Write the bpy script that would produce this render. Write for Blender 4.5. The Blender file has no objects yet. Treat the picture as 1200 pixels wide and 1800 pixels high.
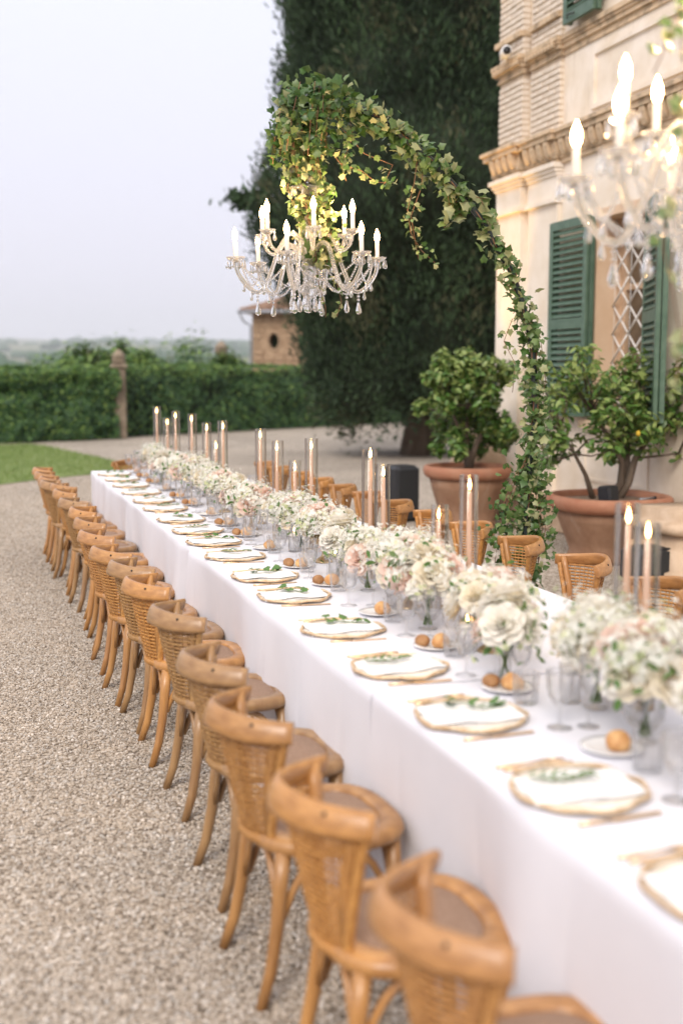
import bpy, math, random
import numpy as np
from mathutils import Vector, Matrix, Euler, noise

random.seed(7); np.random.seed(7)
scene = bpy.context.scene
COL = scene.collection
R = math.radians

# ------------------------------------------------------------------ camera
CAM_H, PITCH, YAW, FPX = 1.75, 0.1224, 0.318, 2000.0
cam_data = bpy.data.cameras.new('camera')
cam = bpy.data.objects.new('camera', cam_data); COL.objects.link(cam)
cam.location = (0, 0, CAM_H)
cam.rotation_euler = (math.pi/2 - PITCH, 0, -YAW)
cam_data.sensor_fit = 'VERTICAL'; cam_data.sensor_height = 36; cam_data.sensor_width = 24
cam_data.lens = FPX/1800*36
cam_data.clip_start = .05; cam_data.clip_end = 20000
cam_data.dof.use_dof = True; cam_data.dof.focus_distance = 6.1; cam_data.dof.aperture_fstop = 1.32
cam_data.dof.aperture_blades = 0
scene.camera = cam

# ------------------------------------------------------------------ world, sun, exposure
SUN_EL, SUN_AZ = R(38), R(216)          # direction the light comes from (azimuth clockwise from +Y)
world = bpy.data.worlds.new('World'); scene.world = world; world.use_nodes = True
wn, wl = world.node_tree.nodes, world.node_tree.links
wn.clear()
w_out = wn.new('ShaderNodeOutputWorld')
sky = wn.new('ShaderNodeTexSky'); sky.sky_type = 'NISHITA'; sky.sun_disc = False
sky.sun_elevation = SUN_EL; sky.sun_rotation = SUN_AZ; sky.dust_density = 4.0; sky.air_density = 1.0
bg1 = wn.new('ShaderNodeBackground'); bg1.inputs['Strength'].default_value = 0.10
wl.new(sky.outputs[0], bg1.inputs['Color'])
# the even pale veil of an overcast evening: brighter overhead, as such a sky is
tc = wn.new('ShaderNodeTexCoord'); sx = wn.new('ShaderNodeSeparateXYZ'); wl.new(tc.outputs['Generated'], sx.inputs[0])
mr = wn.new('ShaderNodeMapRange'); mr.inputs['From Min'].default_value = 0.0; mr.inputs['From Max'].default_value = 1.0
mr.inputs['To Min'].default_value = 0.0; mr.inputs['To Max'].default_value = 1.0
wl.new(sx.outputs['Z'], mr.inputs['Value'])
ramp = wn.new('ShaderNodeValToRGB')
ramp.color_ramp.elements[0].position = 0.0; ramp.color_ramp.elements[0].color = (0.64, 0.61, 0.70, 1)
ramp.color_ramp.elements[1].position = 1.0; ramp.color_ramp.elements[1].color = (1.12, 1.08, 1.09, 1)
e = ramp.color_ramp.elements.new(0.3); e.color = (0.71, 0.72, 0.82, 1)
wl.new(mr.outputs[0], ramp.inputs[0])
bg2 = wn.new('ShaderNodeBackground'); bg2.inputs['Strength'].default_value = 1.0
wl.new(ramp.outputs[0], bg2.inputs['Color'])
mx = wn.new('ShaderNodeMixShader'); mx.inputs[0].default_value = 0.93
wl.new(bg1.outputs[0], mx.inputs[1]); wl.new(bg2.outputs[0], mx.inputs[2]); wl.new(mx.outputs[0], w_out.inputs['Surface'])

sd = bpy.data.lights.new('sun', 'SUN'); sd.energy = 1.75; sd.angle = R(22); sd.color = (1.0, 0.91, 0.82)
sun = bpy.data.objects.new('sun', sd); COL.objects.link(sun)
dvec = Vector((math.sin(SUN_AZ)*math.cos(SUN_EL), math.cos(SUN_AZ)*math.cos(SUN_EL), math.sin(SUN_EL)))
sun.rotation_euler = (-dvec).to_track_quat('-Z', 'Y').to_euler(); sun.location = (-5, -10, 12)

vs = scene.view_settings
scene.display_settings.display_device = 'sRGB'
vs.view_transform = 'Standard'; vs.look = 'None'; vs.exposure = 0.53; vs.gamma = 1.0; vs.use_curve_mapping = False
scene.render.film_transparent = False
cy = scene.cycles
cy.use_denoising = True; cy.max_bounces = 16; cy.transmission_bounces = 12; cy.transparent_max_bounces = 24
cy.glossy_bounces = 10; cy.diffuse_bounces = 4; cy.volume_bounces = 1; cy.caustics_reflective = False; cy.caustics_refractive = False
cy.sample_clamp_indirect = 6.0; cy.use_adaptive_sampling = True; cy.adaptive_threshold = 0.015

# ------------------------------------------------------------------ helpers
def at(x, y, **k):
    """a point of the place, from its pixel in the 1200x1800 photograph and one known coordinate (X=, Y= or Z=)"""
    a, v = (x-600)/FPX, -(y-900)/FPX
    fw = Vector((math.sin(YAW)*math.cos(PITCH), math.cos(YAW)*math.cos(PITCH), -math.sin(PITCH)))
    rt = Vector((math.cos(YAW), -math.sin(YAW), 0)); up = rt.cross(fw)
    d = fw + a*rt + v*up
    (ax, val), = k.items(); i = 'XYZ'.index(ax)
    o = Vector((0, 0, CAM_H))
    return o + d*((val-o[i])/d[i])

def tag(o, label=None, cat=None, group=None, kind=None):
    if label: o['label'] = label
    if cat: o['category'] = cat
    if group: o['group'] = group
    if kind: o['kind'] = kind
    return o

def empty(name, loc=(0, 0, 0), rz=0.0):
    o = bpy.data.objects.new(name, None); COL.objects.link(o)
    o.location = loc; o.rotation_euler = (0, 0, rz); o.empty_display_size = .1
    return o

def copy_tree(o, parent=None):
    c = o.copy(); COL.objects.link(c)
    if parent is not None: c.parent = parent
    for ch in o.children: copy_tree(ch, c)
    return c

def put(o, loc, rz=0.0, color=None, scale=None):
    o.location = loc; o.rotation_euler = (0, 0, rz)
    if scale: o.scale = (scale,)*3 if not hasattr(scale, '__len__') else scale
    if color is not None:
        for q in [o] + list(o.children_recursive): q.color = color
    return o

class MB:
    def __init__(s): s.v = []; s.f = []; s.m = []; s.sm = []
    def add(s, vs_, fs, mi=0, smooth=True):
        b = len(s.v); s.v.extend([tuple(p) for p in vs_])
        for q in fs: s.f.append(tuple(b+i for i in q)); s.m.append(mi); s.sm.append(smooth)
        return s
    def box(s, c, size, rot=None, mi=0, bev=0.0, taper=1.0):
        x, y, z = [q/2 for q in size]
        if bev > 0:
            b = min(bev, x*.9, y*.9, z*.9)
            P = []; F = []
            # chamfered box: three shells of 8 -> build by rings in z
            def ring(xx, yy, zz, cut):
                return [(xx-cut, -yy, zz), (xx, -yy+cut, zz), (xx, yy-cut, zz), (xx-cut, yy, zz), (-xx+cut, yy, zz), (-xx, yy-cut, zz), (-xx, -yy+cut, zz), (-xx+cut, -yy, zz)]
            rings = [ring(x-b, y-b, -z, b*.6), ring(x, y, -z+b, b), ring(x*taper, y*taper, z-b, b), ring((x-b)*taper, (y-b)*taper, z, b*.6)]
            for r_ in rings: P += r_
            for k in range(3):
                for i in range(8):
                    j = (i+1) % 8; F.append((k*8+i, k*8+j, k*8+8+j, k*8+8+i))
            F.append(tuple(range(7, -1, -1))); F.append(tuple(range(24, 32)))
        else:
            P = [(-x, -y, -z), (x, -y, -z), (x, y, -z), (-x, y, -z), (-x*taper, -y*taper, z), (x*taper, -y*taper, z), (x*taper, y*taper, z), (-x*taper, y*taper, z)]
            F = [(0, 3, 2, 1), (4, 5, 6, 7), (0, 1, 5, 4), (1, 2, 6, 5), (2, 3, 7, 6), (3, 0, 4, 7)]
        M = Matrix.Translation(Vector(c))
        if rot is not None: M = M @ Euler(rot).to_matrix().to_4x4()
        return s.add([M @ Vector(p) for p in P], F, mi, False)
    def tube(s, path, rad, n=8, mi=0, closed_ends=True, flat=None):
        P = [Vector(p) for p in path]; k = len(P)
        if not hasattr(rad, '__len__'): rad = [rad]*k
        V = []; F = []
        t0 = (P[1]-P[0]).normalized()
        ref = Vector((0, 0, 1)) if abs(t0.z) < .9 else Vector((0, 1, 0))
        u = (ref - t0*ref.dot(t0)).normalized()
        for i in range(k):
            t = (P[min(i+1, k-1)]-P[max(i-1, 0)])
            t = t.normalized() if t.length > 1e-9 else t0
            u = (u - t*u.dot(t)); u = u.normalized() if u.length > 1e-6 else t.orthogonal().normalized()
            w = t.cross(u)
            for j in range(n):
                a = 2*math.pi*j/n
                V.append(P[i] + u*(math.cos(a)*rad[i]) + w*(math.sin(a)*rad[i]*(flat or 1)))
        for i in range(k-1):
            for j in range(n):
                F.append((i*n+j, i*n+(j+1) % n, (i+1)*n+(j+1) % n, (i+1)*n+j))
        if closed_ends: F.append(tuple(range(n-1, -1, -1))); F.append(tuple(range((k-1)*n, k*n)))
        return s.add(V, F, mi, True)
    def lathe(s, prof, n=24, c=(0, 0, 0), mi=0, flute=0, fl_amp=0.0, smooth=True, cap=True, ex=None):
        V = []; F = []; k = len(prof)
        for (r_, z_) in prof:
            for j in range(n):
                a = 2*math.pi*j/n
                rr = r_*(1 + (fl_amp*math.cos(flute*a) if flute else 0))
                ca, sa = math.cos(a), math.sin(a)
                if ex:
                    q = (abs(ca)**ex + abs(sa)**ex)**(-1/ex); ca, sa = ca*q, sa*q
                V.append((c[0]+rr*ca, c[1]+rr*sa, c[2]+z_))
        for i in range(k-1):
            for j in range(n):
                F.append((i*n+j, i*n+(j+1) % n, (i+1)*n+(j+1) % n, (i+1)*n+j))
        if cap:
            if prof[0][0] > 1e-5: F.append(tuple(range(n-1, -1, -1)))
            if prof[-1][0] > 1e-5: F.append(tuple(range((k-1)*n, k*n)))
        return s.add(V, F, mi, smooth)
    def ball(s, c, r, n=8, m=5, mi=0, sc=(1, 1, 1), smooth=True):
        V = []; F = []
        for i in range(m+1):
            ph = math.pi*i/m
            for j in range(n):
                a = 2*math.pi*j/n
                V.append((c[0]+r*sc[0]*math.sin(ph)*math.cos(a), c[1]+r*sc[1]*math.sin(ph)*math.sin(a), c[2]-r*sc[2]*math.cos(ph)))
        for i in range(m):
            for j in range(n): F.append((i*n+j, i*n+(j+1) % n, (i+1)*n+(j+1) % n, (i+1)*n+j))
        return s.add(V, F, mi, smooth)
    def mesh(s, name, mats):
        me = bpy.data.meshes.new(name); me.from_pydata(s.v, [], s.f)
        for m in (mats if isinstance(mats, (list, tuple)) else [mats]): me.materials.append(m)
        me.polygons.foreach_set('material_index', s.m)
        me.polygons.foreach_set('use_smooth', s.sm)
        me.update(); return me
    def build(s, name, mats, parent=None):
        me = s.mesh(name, mats)
        o = bpy.data.objects.new(name, me); COL.objects.link(o)
        if parent is not None: o.parent = parent
        return o

def obj(name, me, parent=None, loc=None, rot=None, sc=None):
    o = bpy.data.objects.new(name, me); COL.objects.link(o)
    if parent is not None: o.parent = parent
    if loc is not None: o.location = loc
    if rot is not None: o.rotation_euler = rot
    if sc is not None: o.scale = (sc,)*3 if not hasattr(sc, '__len__') else sc
    return o

def np_mesh(name, V, F, mats, mi=None, smooth=False):
    """V n x 3, F m x k (same k)"""
    me = bpy.data.meshes.new(name)
    V = np.asarray(V, dtype=np.float32); F = np.asarray(F, dtype=np.int32); k = F.shape[1]
    me.vertices.add(len(V)); me.vertices.foreach_set('co', V.ravel())
    me.loops.add(F.size); me.loops.foreach_set('vertex_index', F.ravel())
    me.polygons.add(len(F)); me.polygons.foreach_set('loop_start', np.arange(0, F.size, k, dtype=np.int32))
    me.polygons.foreach_set('loop_total', np.full(len(F), k, dtype=np.int32))
    for m in (mats if isinstance(mats, (list, tuple)) else [mats]): me.materials.append(m)
    if mi is not None: me.polygons.foreach_set('material_index', np.asarray(mi, dtype=np.int32))
    if smooth: me.polygons.foreach_set('use_smooth', np.ones(len(F), dtype=bool))
    me.update(calc_edges=True); me.validate(); return me

def rand_frames(N, nrm=None, spread=1.0, rng=np.random):
    """N random orthonormal frames whose z lies about nrm"""
    z = rng.normal(size=(N, 3))
    z /= np.linalg.norm(z, axis=1)[:, None]
    if nrm is not None: z = np.asarray(nrm) + z*spread; z /= np.linalg.norm(z, axis=1)[:, None]
    a = rng.normal(size=(N, 3)); x = np.cross(a, z); x /= np.linalg.norm(x, axis=1)[:, None]
    y = np.cross(z, x)
    return x, y, z

def scatter(template_v, template_f, P, size, nrm=None, spread=1.0, rng=np.random, frames=None):
    """copies of a small template at the points P: returns V, F"""
    tv = np.asarray(template_v, dtype=float); tf = np.asarray(template_f); N = len(P)
    x, y, z = frames if frames is not None else rand_frames(N, nrm, spread, rng)
    size = np.broadcast_to(np.asarray(size, dtype=float), (N,))
    V = (P[:, None, :] + size[:, None, None]*(tv[None, :, 0:1]*x[:, None, :] + tv[None, :, 1:2]*y[:, None, :] + tv[None, :, 2:3]*z[:, None, :]))
    F = tf[None, :, :] + (np.arange(N)*len(tv))[:, None, None]
    return V.reshape(-1, 3), F.reshape(-1, tf.shape[1])

LEAF_V = [(-.5, 0, 0), (-.12, -.25, .05), (-.12, .25, .05), (.25, -.2, .02), (.25, .2, .02), (.6, 0, -.12), (-.12, 0, -.03), (.25, 0, -.05)]
LEAF_F = [(0, 1, 6, 6), (0, 6, 2, 2), (1, 3, 7, 6), (6, 7, 4, 2), (3, 5, 7, 7), (7, 5, 4, 4)]
LEAF_F = [(0, 1, 6), (0, 6, 2), (1, 3, 7), (1, 7, 6), (6, 7, 4), (6, 4, 2), (3, 5, 7), (7, 5, 4)]
# five pointed ivy leaf
_iv = [(-.34, 0), (-.46, .30), (-.20, .33), (-.02, .50), (.24, .26), (.62, 0), (.24, -.26), (-.02, -.50), (-.20, -.33), (-.46, -.30)]
IVY_V = [(0, 0, .06)] + [(x, y, -.12*(abs(x)**2+abs(y)**2)*2) for x, y in _iv]
IVY_F = [(0, 1+(i+1) % 10, 1+i) for i in range(10)]

# ------------------------------------------------------------------ materials
def new_mat(name):
    m = bpy.data.materials.new(name); m.use_nodes = True
    nt = m.node_tree; b = nt.nodes['Principled BSDF']; return m, nt, b

def M(name, col, rough=.6, col2=None, scale=8.0, metal=0.0, bump=0.0, bscale=None, stretch=None, trans=0.0, sheen=0, spec=None, objcol=False, detail=6, sss=0.0, contrast=(.35, .65)):
    m, nt, b = new_mat(name)
    b.inputs['Base Color'].default_value = (*col, 1); b.inputs['Roughness'].default_value = rough
    b.inputs['Metallic'].default_value = metal
    if spec is not None: b.inputs['Specular IOR Level'].default_value = spec
    out = None; N, L = nt.nodes, nt.links
    tcn = N.new('ShaderNodeTexCoord'); mp = N.new('ShaderNodeMapping'); L.new(tcn.outputs['Object'], mp.inputs[0])
    if stretch: mp.inputs['Scale'].default_value = stretch
    if col2 is not None:
        nz = N.new('ShaderNodeTexNoise'); nz.inputs['Scale'].default_value = scale; nz.inputs['Detail'].default_value = detail
        nz.inputs['Roughness'].default_value = .62
        L.new(mp.outputs[0], nz.inputs['Vector'])
        rp = N.new('ShaderNodeMapRange'); rp.inputs['From Min'].default_value = contrast[0]; rp.inputs['From Max'].default_value = contrast[1]
        L.new(nz.outputs[0], rp.inputs['Value'])
        mxn = N.new('ShaderNodeMix'); mxn.data_type = 'RGBA'
        mxn.inputs[6].default_value = (*col, 1); mxn.inputs[7].default_value = (*col2, 1)
        L.new(rp.outputs[0], mxn.inputs[0]); out = mxn.outputs[2]
    if objcol:
        oi = N.new('ShaderNodeObjectInfo'); ml = N.new('ShaderNodeMix'); ml.data_type = 'RGBA'; ml.blend_type = 'MULTIPLY'
        ml.inputs[0].default_value = 1.0
        if out is not None: L.new(out, ml.inputs[6])
        else: ml.inputs[6].default_value = (*col, 1)
        L.new(oi.outputs['Color'], ml.inputs[7]); out = ml.outputs[2]
    if out is not None: L.new(out, b.inputs['Base Color'])
    if bump:
        n2 = N.new('ShaderNodeTexNoise'); n2.inputs['Scale'].default_value = bscale or scale*2; n2.inputs['Detail'].default_value = 6
        L.new(mp.outputs[0], n2.inputs['Vector'])
        bp = N.new('ShaderNodeBump'); bp.inputs['Strength'].default_value = bump; bp.inputs['Distance'].default_value = .01
        L.new(n2.outputs[0], bp.inputs['Height']); L.new(bp.outputs[0], b.inputs['Normal'])
    if trans:
        tr = N.new('ShaderNodeBsdfTranslucent'); mixs = N.new('ShaderNodeMixShader'); mixs.inputs[0].default_value = trans
        if out is not None: L.new(out, tr.inputs['Color'])
        else: tr.inputs['Color'].default_value = (*col, 1)
        L.new(b.outputs[0], mixs.inputs[1]); L.new(tr.outputs[0], mixs.inputs[2])
        L.new(mixs.outputs[0], N['Material Output'].inputs['Surface'])
    if sss: b.inputs['Subsurface Weight'].default_value = sss; b.inputs['Subsurface Radius'].default_value = (.02, .01, .008)
    return m

def emit(name, col, strength):
    m, nt, b = new_mat(name)
    b.inputs['Base Color'].default_value = (*col, 1); b.inputs['Emission Color'].default_value = (*col, 1); b.inputs['Emission Strength'].default_value = strength
    return m

def crystal_mat(name, lit_white=.05, blend=.28, glassy=.02, tint=(1, 1, 1)):
    m, nt, b = new_mat(name); N, L = nt.nodes, nt.links
    tr = N.new('ShaderNodeBsdfTransparent'); tr.inputs[0].default_value = (*tint, 1)
    gl = N.new('ShaderNodeBsdfGlossy'); gl.inputs['Roughness'].default_value = .04
    lw = N.new('ShaderNodeLayerWeight'); lw.inputs['Blend'].default_value = blend
    m1 = N.new('ShaderNodeMixShader'); mm = N.new('ShaderNodeMath'); mm.operation = 'MULTIPLY'; mm.inputs[1].default_value = .5; L.new(lw.outputs['Fresnel'], mm.inputs[0]); L.new(mm.outputs[0], m1.inputs[0]); L.new(tr.outputs[0], m1.inputs[1]); L.new(gl.outputs[0], m1.inputs[2])
    g = N.new('ShaderNodeBsdfGlass'); g.inputs['IOR'].default_value = 1.45
    m2 = N.new('ShaderNodeMixShader'); m2.inputs[0].default_value = glassy; L.new(m1.outputs[0], m2.inputs[1]); L.new(g.outputs[0], m2.inputs[2])
    tl = N.new('ShaderNodeBsdfTranslucent'); tl.inputs[0].default_value = (.95, .95, .96, 1)  # a little white put into the clear crystal for its bright look
    m3 = N.new('ShaderNodeMixShader'); m3.inputs[0].default_value = lit_white; L.new(m2.outputs[0], m3.inputs[1]); L.new(tl.outputs[0], m3.inputs[2])
    L.new(m3.outputs[0], N['Material Output'].inputs['Surface']); N.remove(b)
    return m

def glass_thin(name, tint=(.985, .965, .93), refl=1.0):  # amber of the flames' reflections is put into the glass tint
    m, nt, b = new_mat(name); N, L = nt.nodes, nt.links
    tr = N.new('ShaderNodeBsdfTransparent'); tr.inputs[0].default_value = (*tint, 1)
    gl = N.new('ShaderNodeBsdfGlossy'); gl.inputs['Roughness'].default_value = .02
    fr = N.new('ShaderNodeLayerWeight'); fr.inputs['Blend'].default_value = .30
    mm = N.new('ShaderNodeMath'); mm.operation = 'MULTIPLY'; mm.inputs[1].default_value = .8; L.new(fr.outputs[0], mm.inputs[0]); mxs = N.new('ShaderNodeMixShader'); L.new(mm.outputs[0], mxs.inputs[0]); L.new(tr.outputs[0], mxs.inputs[1]); L.new(gl.outputs[0], mxs.inputs[2])
    L.new(mxs.outputs[0], N['Material Output'].inputs['Surface']); N.remove(b)
    return m

def glass_solid(name, tint=(1, 1, 1), rough=0.0, ior=1.48, clear=.35, lit_white=0.0, lit_white_col=(1, .93, .85)):
    m, nt, b = new_mat(name); N, L = nt.nodes, nt.links
    g = N.new('ShaderNodeBsdfGlass'); g.inputs['Color'].default_value = (*tint, 1); g.inputs['IOR'].default_value = ior; g.inputs['Roughness'].default_value = rough
    tr = N.new('ShaderNodeBsdfTransparent'); tr.inputs[0].default_value = (.97, .98, .98, 1)
    mxs = N.new('ShaderNodeMixShader'); mxs.inputs[0].default_value = clear
    L.new(g.outputs[0], mxs.inputs[1]); L.new(tr.outputs[0], mxs.inputs[2]); last = mxs
    if lit_white:  # white mixed into clear glass, standing in for the bulbs' light in it
        tl = N.new('ShaderNodeBsdfTranslucent'); tl.inputs[0].default_value = (*lit_white_col, 1)
        df = N.new('ShaderNodeBsdfDiffuse'); df.inputs[0].default_value = (*lit_white_col, 1)
        m3 = N.new('ShaderNodeMixShader'); m3.inputs[0].default_value = .5; L.new(tl.outputs[0], m3.inputs[1]); L.new(df.outputs[0], m3.inputs[2])
        m2 = N.new('ShaderNodeMixShader'); m2.inputs[0].default_value = lit_white; L.new(mxs.outputs[0], m2.inputs[1]); L.new(m3.outputs[0], m2.inputs[2]); last = m2
    L.new(last.outputs[0], N['Material Output'].inputs['Surface']); N.remove(b)
    return m

def gravel_mat():
    m, nt, b = new_mat('gravel'); N, L = nt.nodes, nt.links
    tcn = N.new('ShaderNodeTexCoord')
    vo = N.new('ShaderNodeTexVoronoi'); vo.inputs['Scale'].default_value = 62; L.new(tcn.outputs['Object'], vo.inputs['Vector'])
    hs = N.new('ShaderNodeSeparateColor'); L.new(vo.outputs['Color'], hs.inputs[0])
    rp = N.new('ShaderNodeValToRGB'); el = rp.color_ramp.elements
    el[0].color = (.15, .118, .085, 1); el[0].position = 0.0; el[1].color = (.64, .56, .47, 1); el[1].position = 1.0
    q = el.new(.35); q.color = (.35, .29, .225, 1); q = el.new(.7); q.color = (.52, .45, .37, 1)
    L.new(hs.outputs[0], rp.inputs[0])
    nz = N.new('ShaderNodeTexNoise'); nz.inputs['Scale'].default_value = .5; nz.inputs['Detail'].default_value = 4; L.new(tcn.outputs['Object'], nz.inputs['Vector'])
    mr_ = N.new('ShaderNodeMapRange'); mr_.inputs['From Min'].default_value = .3; mr_.inputs['From Max'].default_value = .7; mr_.inputs['To Min'].default_value = .80; mr_.inputs['To Max'].default_value = 1.12
    L.new(nz.outputs[0], mr_.inputs['Value'])
    mu = N.new('ShaderNodeVectorMath'); mu.operation = 'SCALE'; L.new(rp.outputs[0], mu.inputs[0]); L.new(mr_.outputs[0], mu.inputs['Scale'])
    L.new(mu.outputs[0], b.inputs['Base Color']); b.inputs['Roughness'].default_value = .9
    bp = N.new('ShaderNodeBump'); bp.inputs['Strength'].default_value = .9; bp.inputs['Distance'].default_value = .012; bp.invert = True
    L.new(vo.outputs['Distance'], bp.inputs['Height']); L.new(bp.outputs[0], b.inputs['Normal'])
    return m

MAT = {}
MAT['gravel'] = gravel_mat()
def pebble_mat():
    m, nt, b = new_mat('pebble'); N, L = nt.nodes, nt.links
    at_ = N.new('ShaderNodeObjectInfo')
    rp = N.new('ShaderNodeValToRGB'); el = rp.color_ramp.elements
    el[0].color = (.22, .175, .13, 1); el[0].position = 0; el[1].color = (.72, .65, .57, 1); el[1].position = 1
    q = el.new(.2); q.color = (.40, .335, .265, 1); q = el.new(.6); q.color = (.52, .445, .36, 1); q = el.new(.82); q.color = (.46, .43, .39, 1)
    L.new(at_.outputs['Random'], rp.inputs[0]); L.new(rp.outputs[0], b.inputs['Base Color']); b.inputs['Roughness'].default_value = .85
    return m
MAT['pebble'] = pebble_mat()
MAT['lawn'] = M('lawn', (.14, .20, .05), .95, (.22, .27, .09), 1.6, bump=.6, bscale=60)
MAT['grass'] = M('grass', (.15, .24, .055), .8, (.25, .31, .10), 2.0, trans=.25)
MAT['wood'] = M('wood', (.25, .120, .042), .32, (.45, .250, .098), 8, stretch=(2.6, 2.6, .35), objcol=True, bump=.08, bscale=50, contrast=(.28, .66), spec=.6)
MAT['wood_rail'] = M('wood_rail', (.25, .120, .042), .30, (.46, .255, .100), 7, stretch=(5, .7, 9), objcol=True, bump=.06, bscale=40, contrast=(.22, .72), spec=.6)
MAT['rattan'] = M('rattan', (.30, .145, .045), .5, (.52, .29, .10), 60, objcol=True, bump=.2, bscale=220)
MAT['cane_seat'] = M('cane_seat', (.23, .135, .085), .75, (.40, .27, .19), 260, bump=.5, bscale=300, objcol=False, detail=1)
MAT['bolt'] = M('bolt', (.05, .045, .04), .4, metal=.8)
MAT['cloth'] = M('cloth', (.80, .80, .85), .85, (.76, .76, .81), 3, bump=.12, bscale=7, trans=.06)
MAT['napkin'] = M('napkin', (.82, .81, .80), .9, (.78, .77, .76), 30, bump=.5, bscale=60)
MAT['gold'] = M('gold', (.80, .52, .28), .30, metal=.75, col2=(.86, .62, .38), scale=20)
MAT['brass'] = M('brass', (.45, .32, .18), .34, metal=.9, col2=(.55, .42, .26), scale=14)
MAT['charger'] = M('charger', (.80, .72, .60), .45, (.87, .82, .74), 40, bump=.35, bscale=90)
MAT['charger_rim'] = M('charger_rim', (.56, .36, .18), .38, (.82, .66, .46), 45, metal=.35, bump=.6, bscale=120)
MAT['porcelain'] = M('porcelain', (.82, .81, .80), .15)
MAT['bread'] = M('bread', (.46, .20, .06), .6, (.74, .48, .22), 22, bump=.5, bscale=60)
MAT['crust'] = M('crust', (.26, .12, .045), .7, (.42, .23, .10), 20, bump=.5, bscale=50)
MAT['crystal'] = crystal_mat('crystal')
MAT['tube_glass'] = glass_thin('tube_glass')
MAT['prism'] = glass_solid('prism', clear=.25, ior=1.5, lit_white=.10, lit_white_col=(1, .96, .92))
MAT['arm_glass'] = glass_solid('arm_glass', clear=.3, lit_white=.20, lit_white_col=(1, .95, .87))
MAT['sleeve'] = M('sleeve', (.85, .82, .76), .5, trans=.3)
MAT['bulb'] = emit('bulb', (1.0, .60, .25), 38)
MAT['flame'] = emit('flame', (1.0, .60, .22), 14)
MAT['wax'] = M('wax', (.62, .42, .31), .45, sss=.15)
MAT['wax_white'] = M('wax_white', (.84, .80, .72), .4)
MAT['wick'] = M('wick', (.02, .02, .02), .9)
MAT['petal_white'] = M('petal_white', (.90, .87, .78), .7, (.93, .91, .86), 20, trans=.4)
MAT['petal_cream'] = M('petal_cream', (.86, .79, .62), .7, (.90, .85, .74), 20, trans=.4)
MAT['petal_blush'] = M('petal_blush', (.84, .64, .54), .7, (.90, .76, .68), 20, trans=.4)
MAT['floret'] = M('floret', (.90, .90, .87), .75, (.86, .86, .76), 30, trans=.42)
MAT['floret_green'] = M('floret_green', (.55, .62, .32), .7, (.68, .70, .45), 20, trans=.3)
MAT['sprig'] = M('sprig', (.06, .15, .03), .55, (.12, .24, .06), 20, trans=.2)
MAT['stem'] = M('stem', (.12, .20, .05), .6)
MAT['ivy_a'] = M('ivy_a', (.035, .085, .018), .38, (.07, .15, .03), 12, trans=.2)
MAT['ivy_b'] = M('ivy_b', (.075, .145, .035), .4, (.15, .22, .07), 14, trans=.25)
MAT['ivy_c'] = M('ivy_c', (.23, .27, .11), .45, (.38, .39, .20), 18, trans=.3)
MAT['vine'] = M('vine', (.20, .10, .05), .7)
MAT['arch_metal'] = M('arch_metal', (.018, .028, .026), .4, metal=.3)
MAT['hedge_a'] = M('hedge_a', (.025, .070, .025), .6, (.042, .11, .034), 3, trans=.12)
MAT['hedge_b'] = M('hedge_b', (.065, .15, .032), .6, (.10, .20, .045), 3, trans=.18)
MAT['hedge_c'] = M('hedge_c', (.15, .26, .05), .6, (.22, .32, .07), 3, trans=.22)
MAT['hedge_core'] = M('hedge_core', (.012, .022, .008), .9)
MAT['cyp_a'] = M('cyp_a', (.015, .032, .014), .9, (.026, .050, .020), .9)
MAT['cyp_b'] = M('cyp_b', (.028, .060, .024), .9, (.048, .088, .034), .9)
MAT['cyp_c'] = M('cyp_c', (.055, .065, .030), .9, (.080, .088, .042), .9)
MAT['bark'] = M('bark', (.09, .065, .045), .9, (.15, .115, .085), 10, stretch=(1, 1, .25), bump=.8)
MAT['lemon_a'] = M('lemon_a', (.045, .105, .020), .35, (.075, .155, .030), 8, trans=.15)
MAT['lemon_b'] = M('lemon_b', (.075, .165, .028), .35, (.12, .23, .045), 8, trans=.2)
MAT['lemon_c'] = M('lemon_c', (.20, .29, .07), .4, (.30, .37, .12), 8, trans=.25)
MAT['lemon'] = M('lemon', (.75, .50, .05), .5)
MAT['terracotta'] = M('terracotta', (.33, .135, .075), .8, (.40, .20, .12), 5, bump=.3, bscale=30)
MAT['terracotta_body'] = M('terracotta_body', (.22, .115, .065), .85, (.31, .185, .115), 4, bump=.4, bscale=24)
MAT['soil'] = M('soil', (.13, .085, .055), .95, (.24, .17, .12), 30, bump=1.0, bscale=60)
MAT['black'] = M('black', (.012, .013, .016), .5)
MAT['grey_metal'] = M('grey_metal', (.35, .37, .40), .4, metal=.5)
MAT['plaster'] = M('plaster', (.73, .63, .50), .9, (.84, .76, .66), 2.2, bump=.15, bscale=12)
def weather(m, dark=(.45, .36, .26), amt=.5):
    nt = m.node_tree; N, L = nt.nodes, nt.links; b = N['Principled BSDF']; src = b.inputs['Base Color'].links[0].from_socket
    tc_ = N.new('ShaderNodeTexCoord'); mp = N.new('ShaderNodeMapping'); mp.inputs['Scale'].default_value = (3, 3, .45); L.new(tc_.outputs['Object'], mp.inputs[0])
    nz = N.new('ShaderNodeTexNoise'); nz.inputs['Scale'].default_value = 1.6; nz.inputs['Detail'].default_value = 9; nz.inputs['Roughness'].default_value = .7; L.new(mp.outputs[0], nz.inputs['Vector'])
    mr_ = N.new('ShaderNodeMapRange'); mr_.inputs['From Min'].default_value = .55; mr_.inputs['From Max'].default_value = .78; mr_.inputs['To Max'].default_value = amt; L.new(nz.outputs[0], mr_.inputs['Value'])
    mi_ = N.new('ShaderNodeMix'); mi_.data_type = 'RGBA'; mi_.inputs[7].default_value = (*dark, 1); L.new(mr_.outputs[0], mi_.inputs[0]); L.new(src, mi_.inputs[6]); L.new(mi_.outputs[2], b.inputs['Base Color'])
weather(MAT['plaster'])
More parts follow.
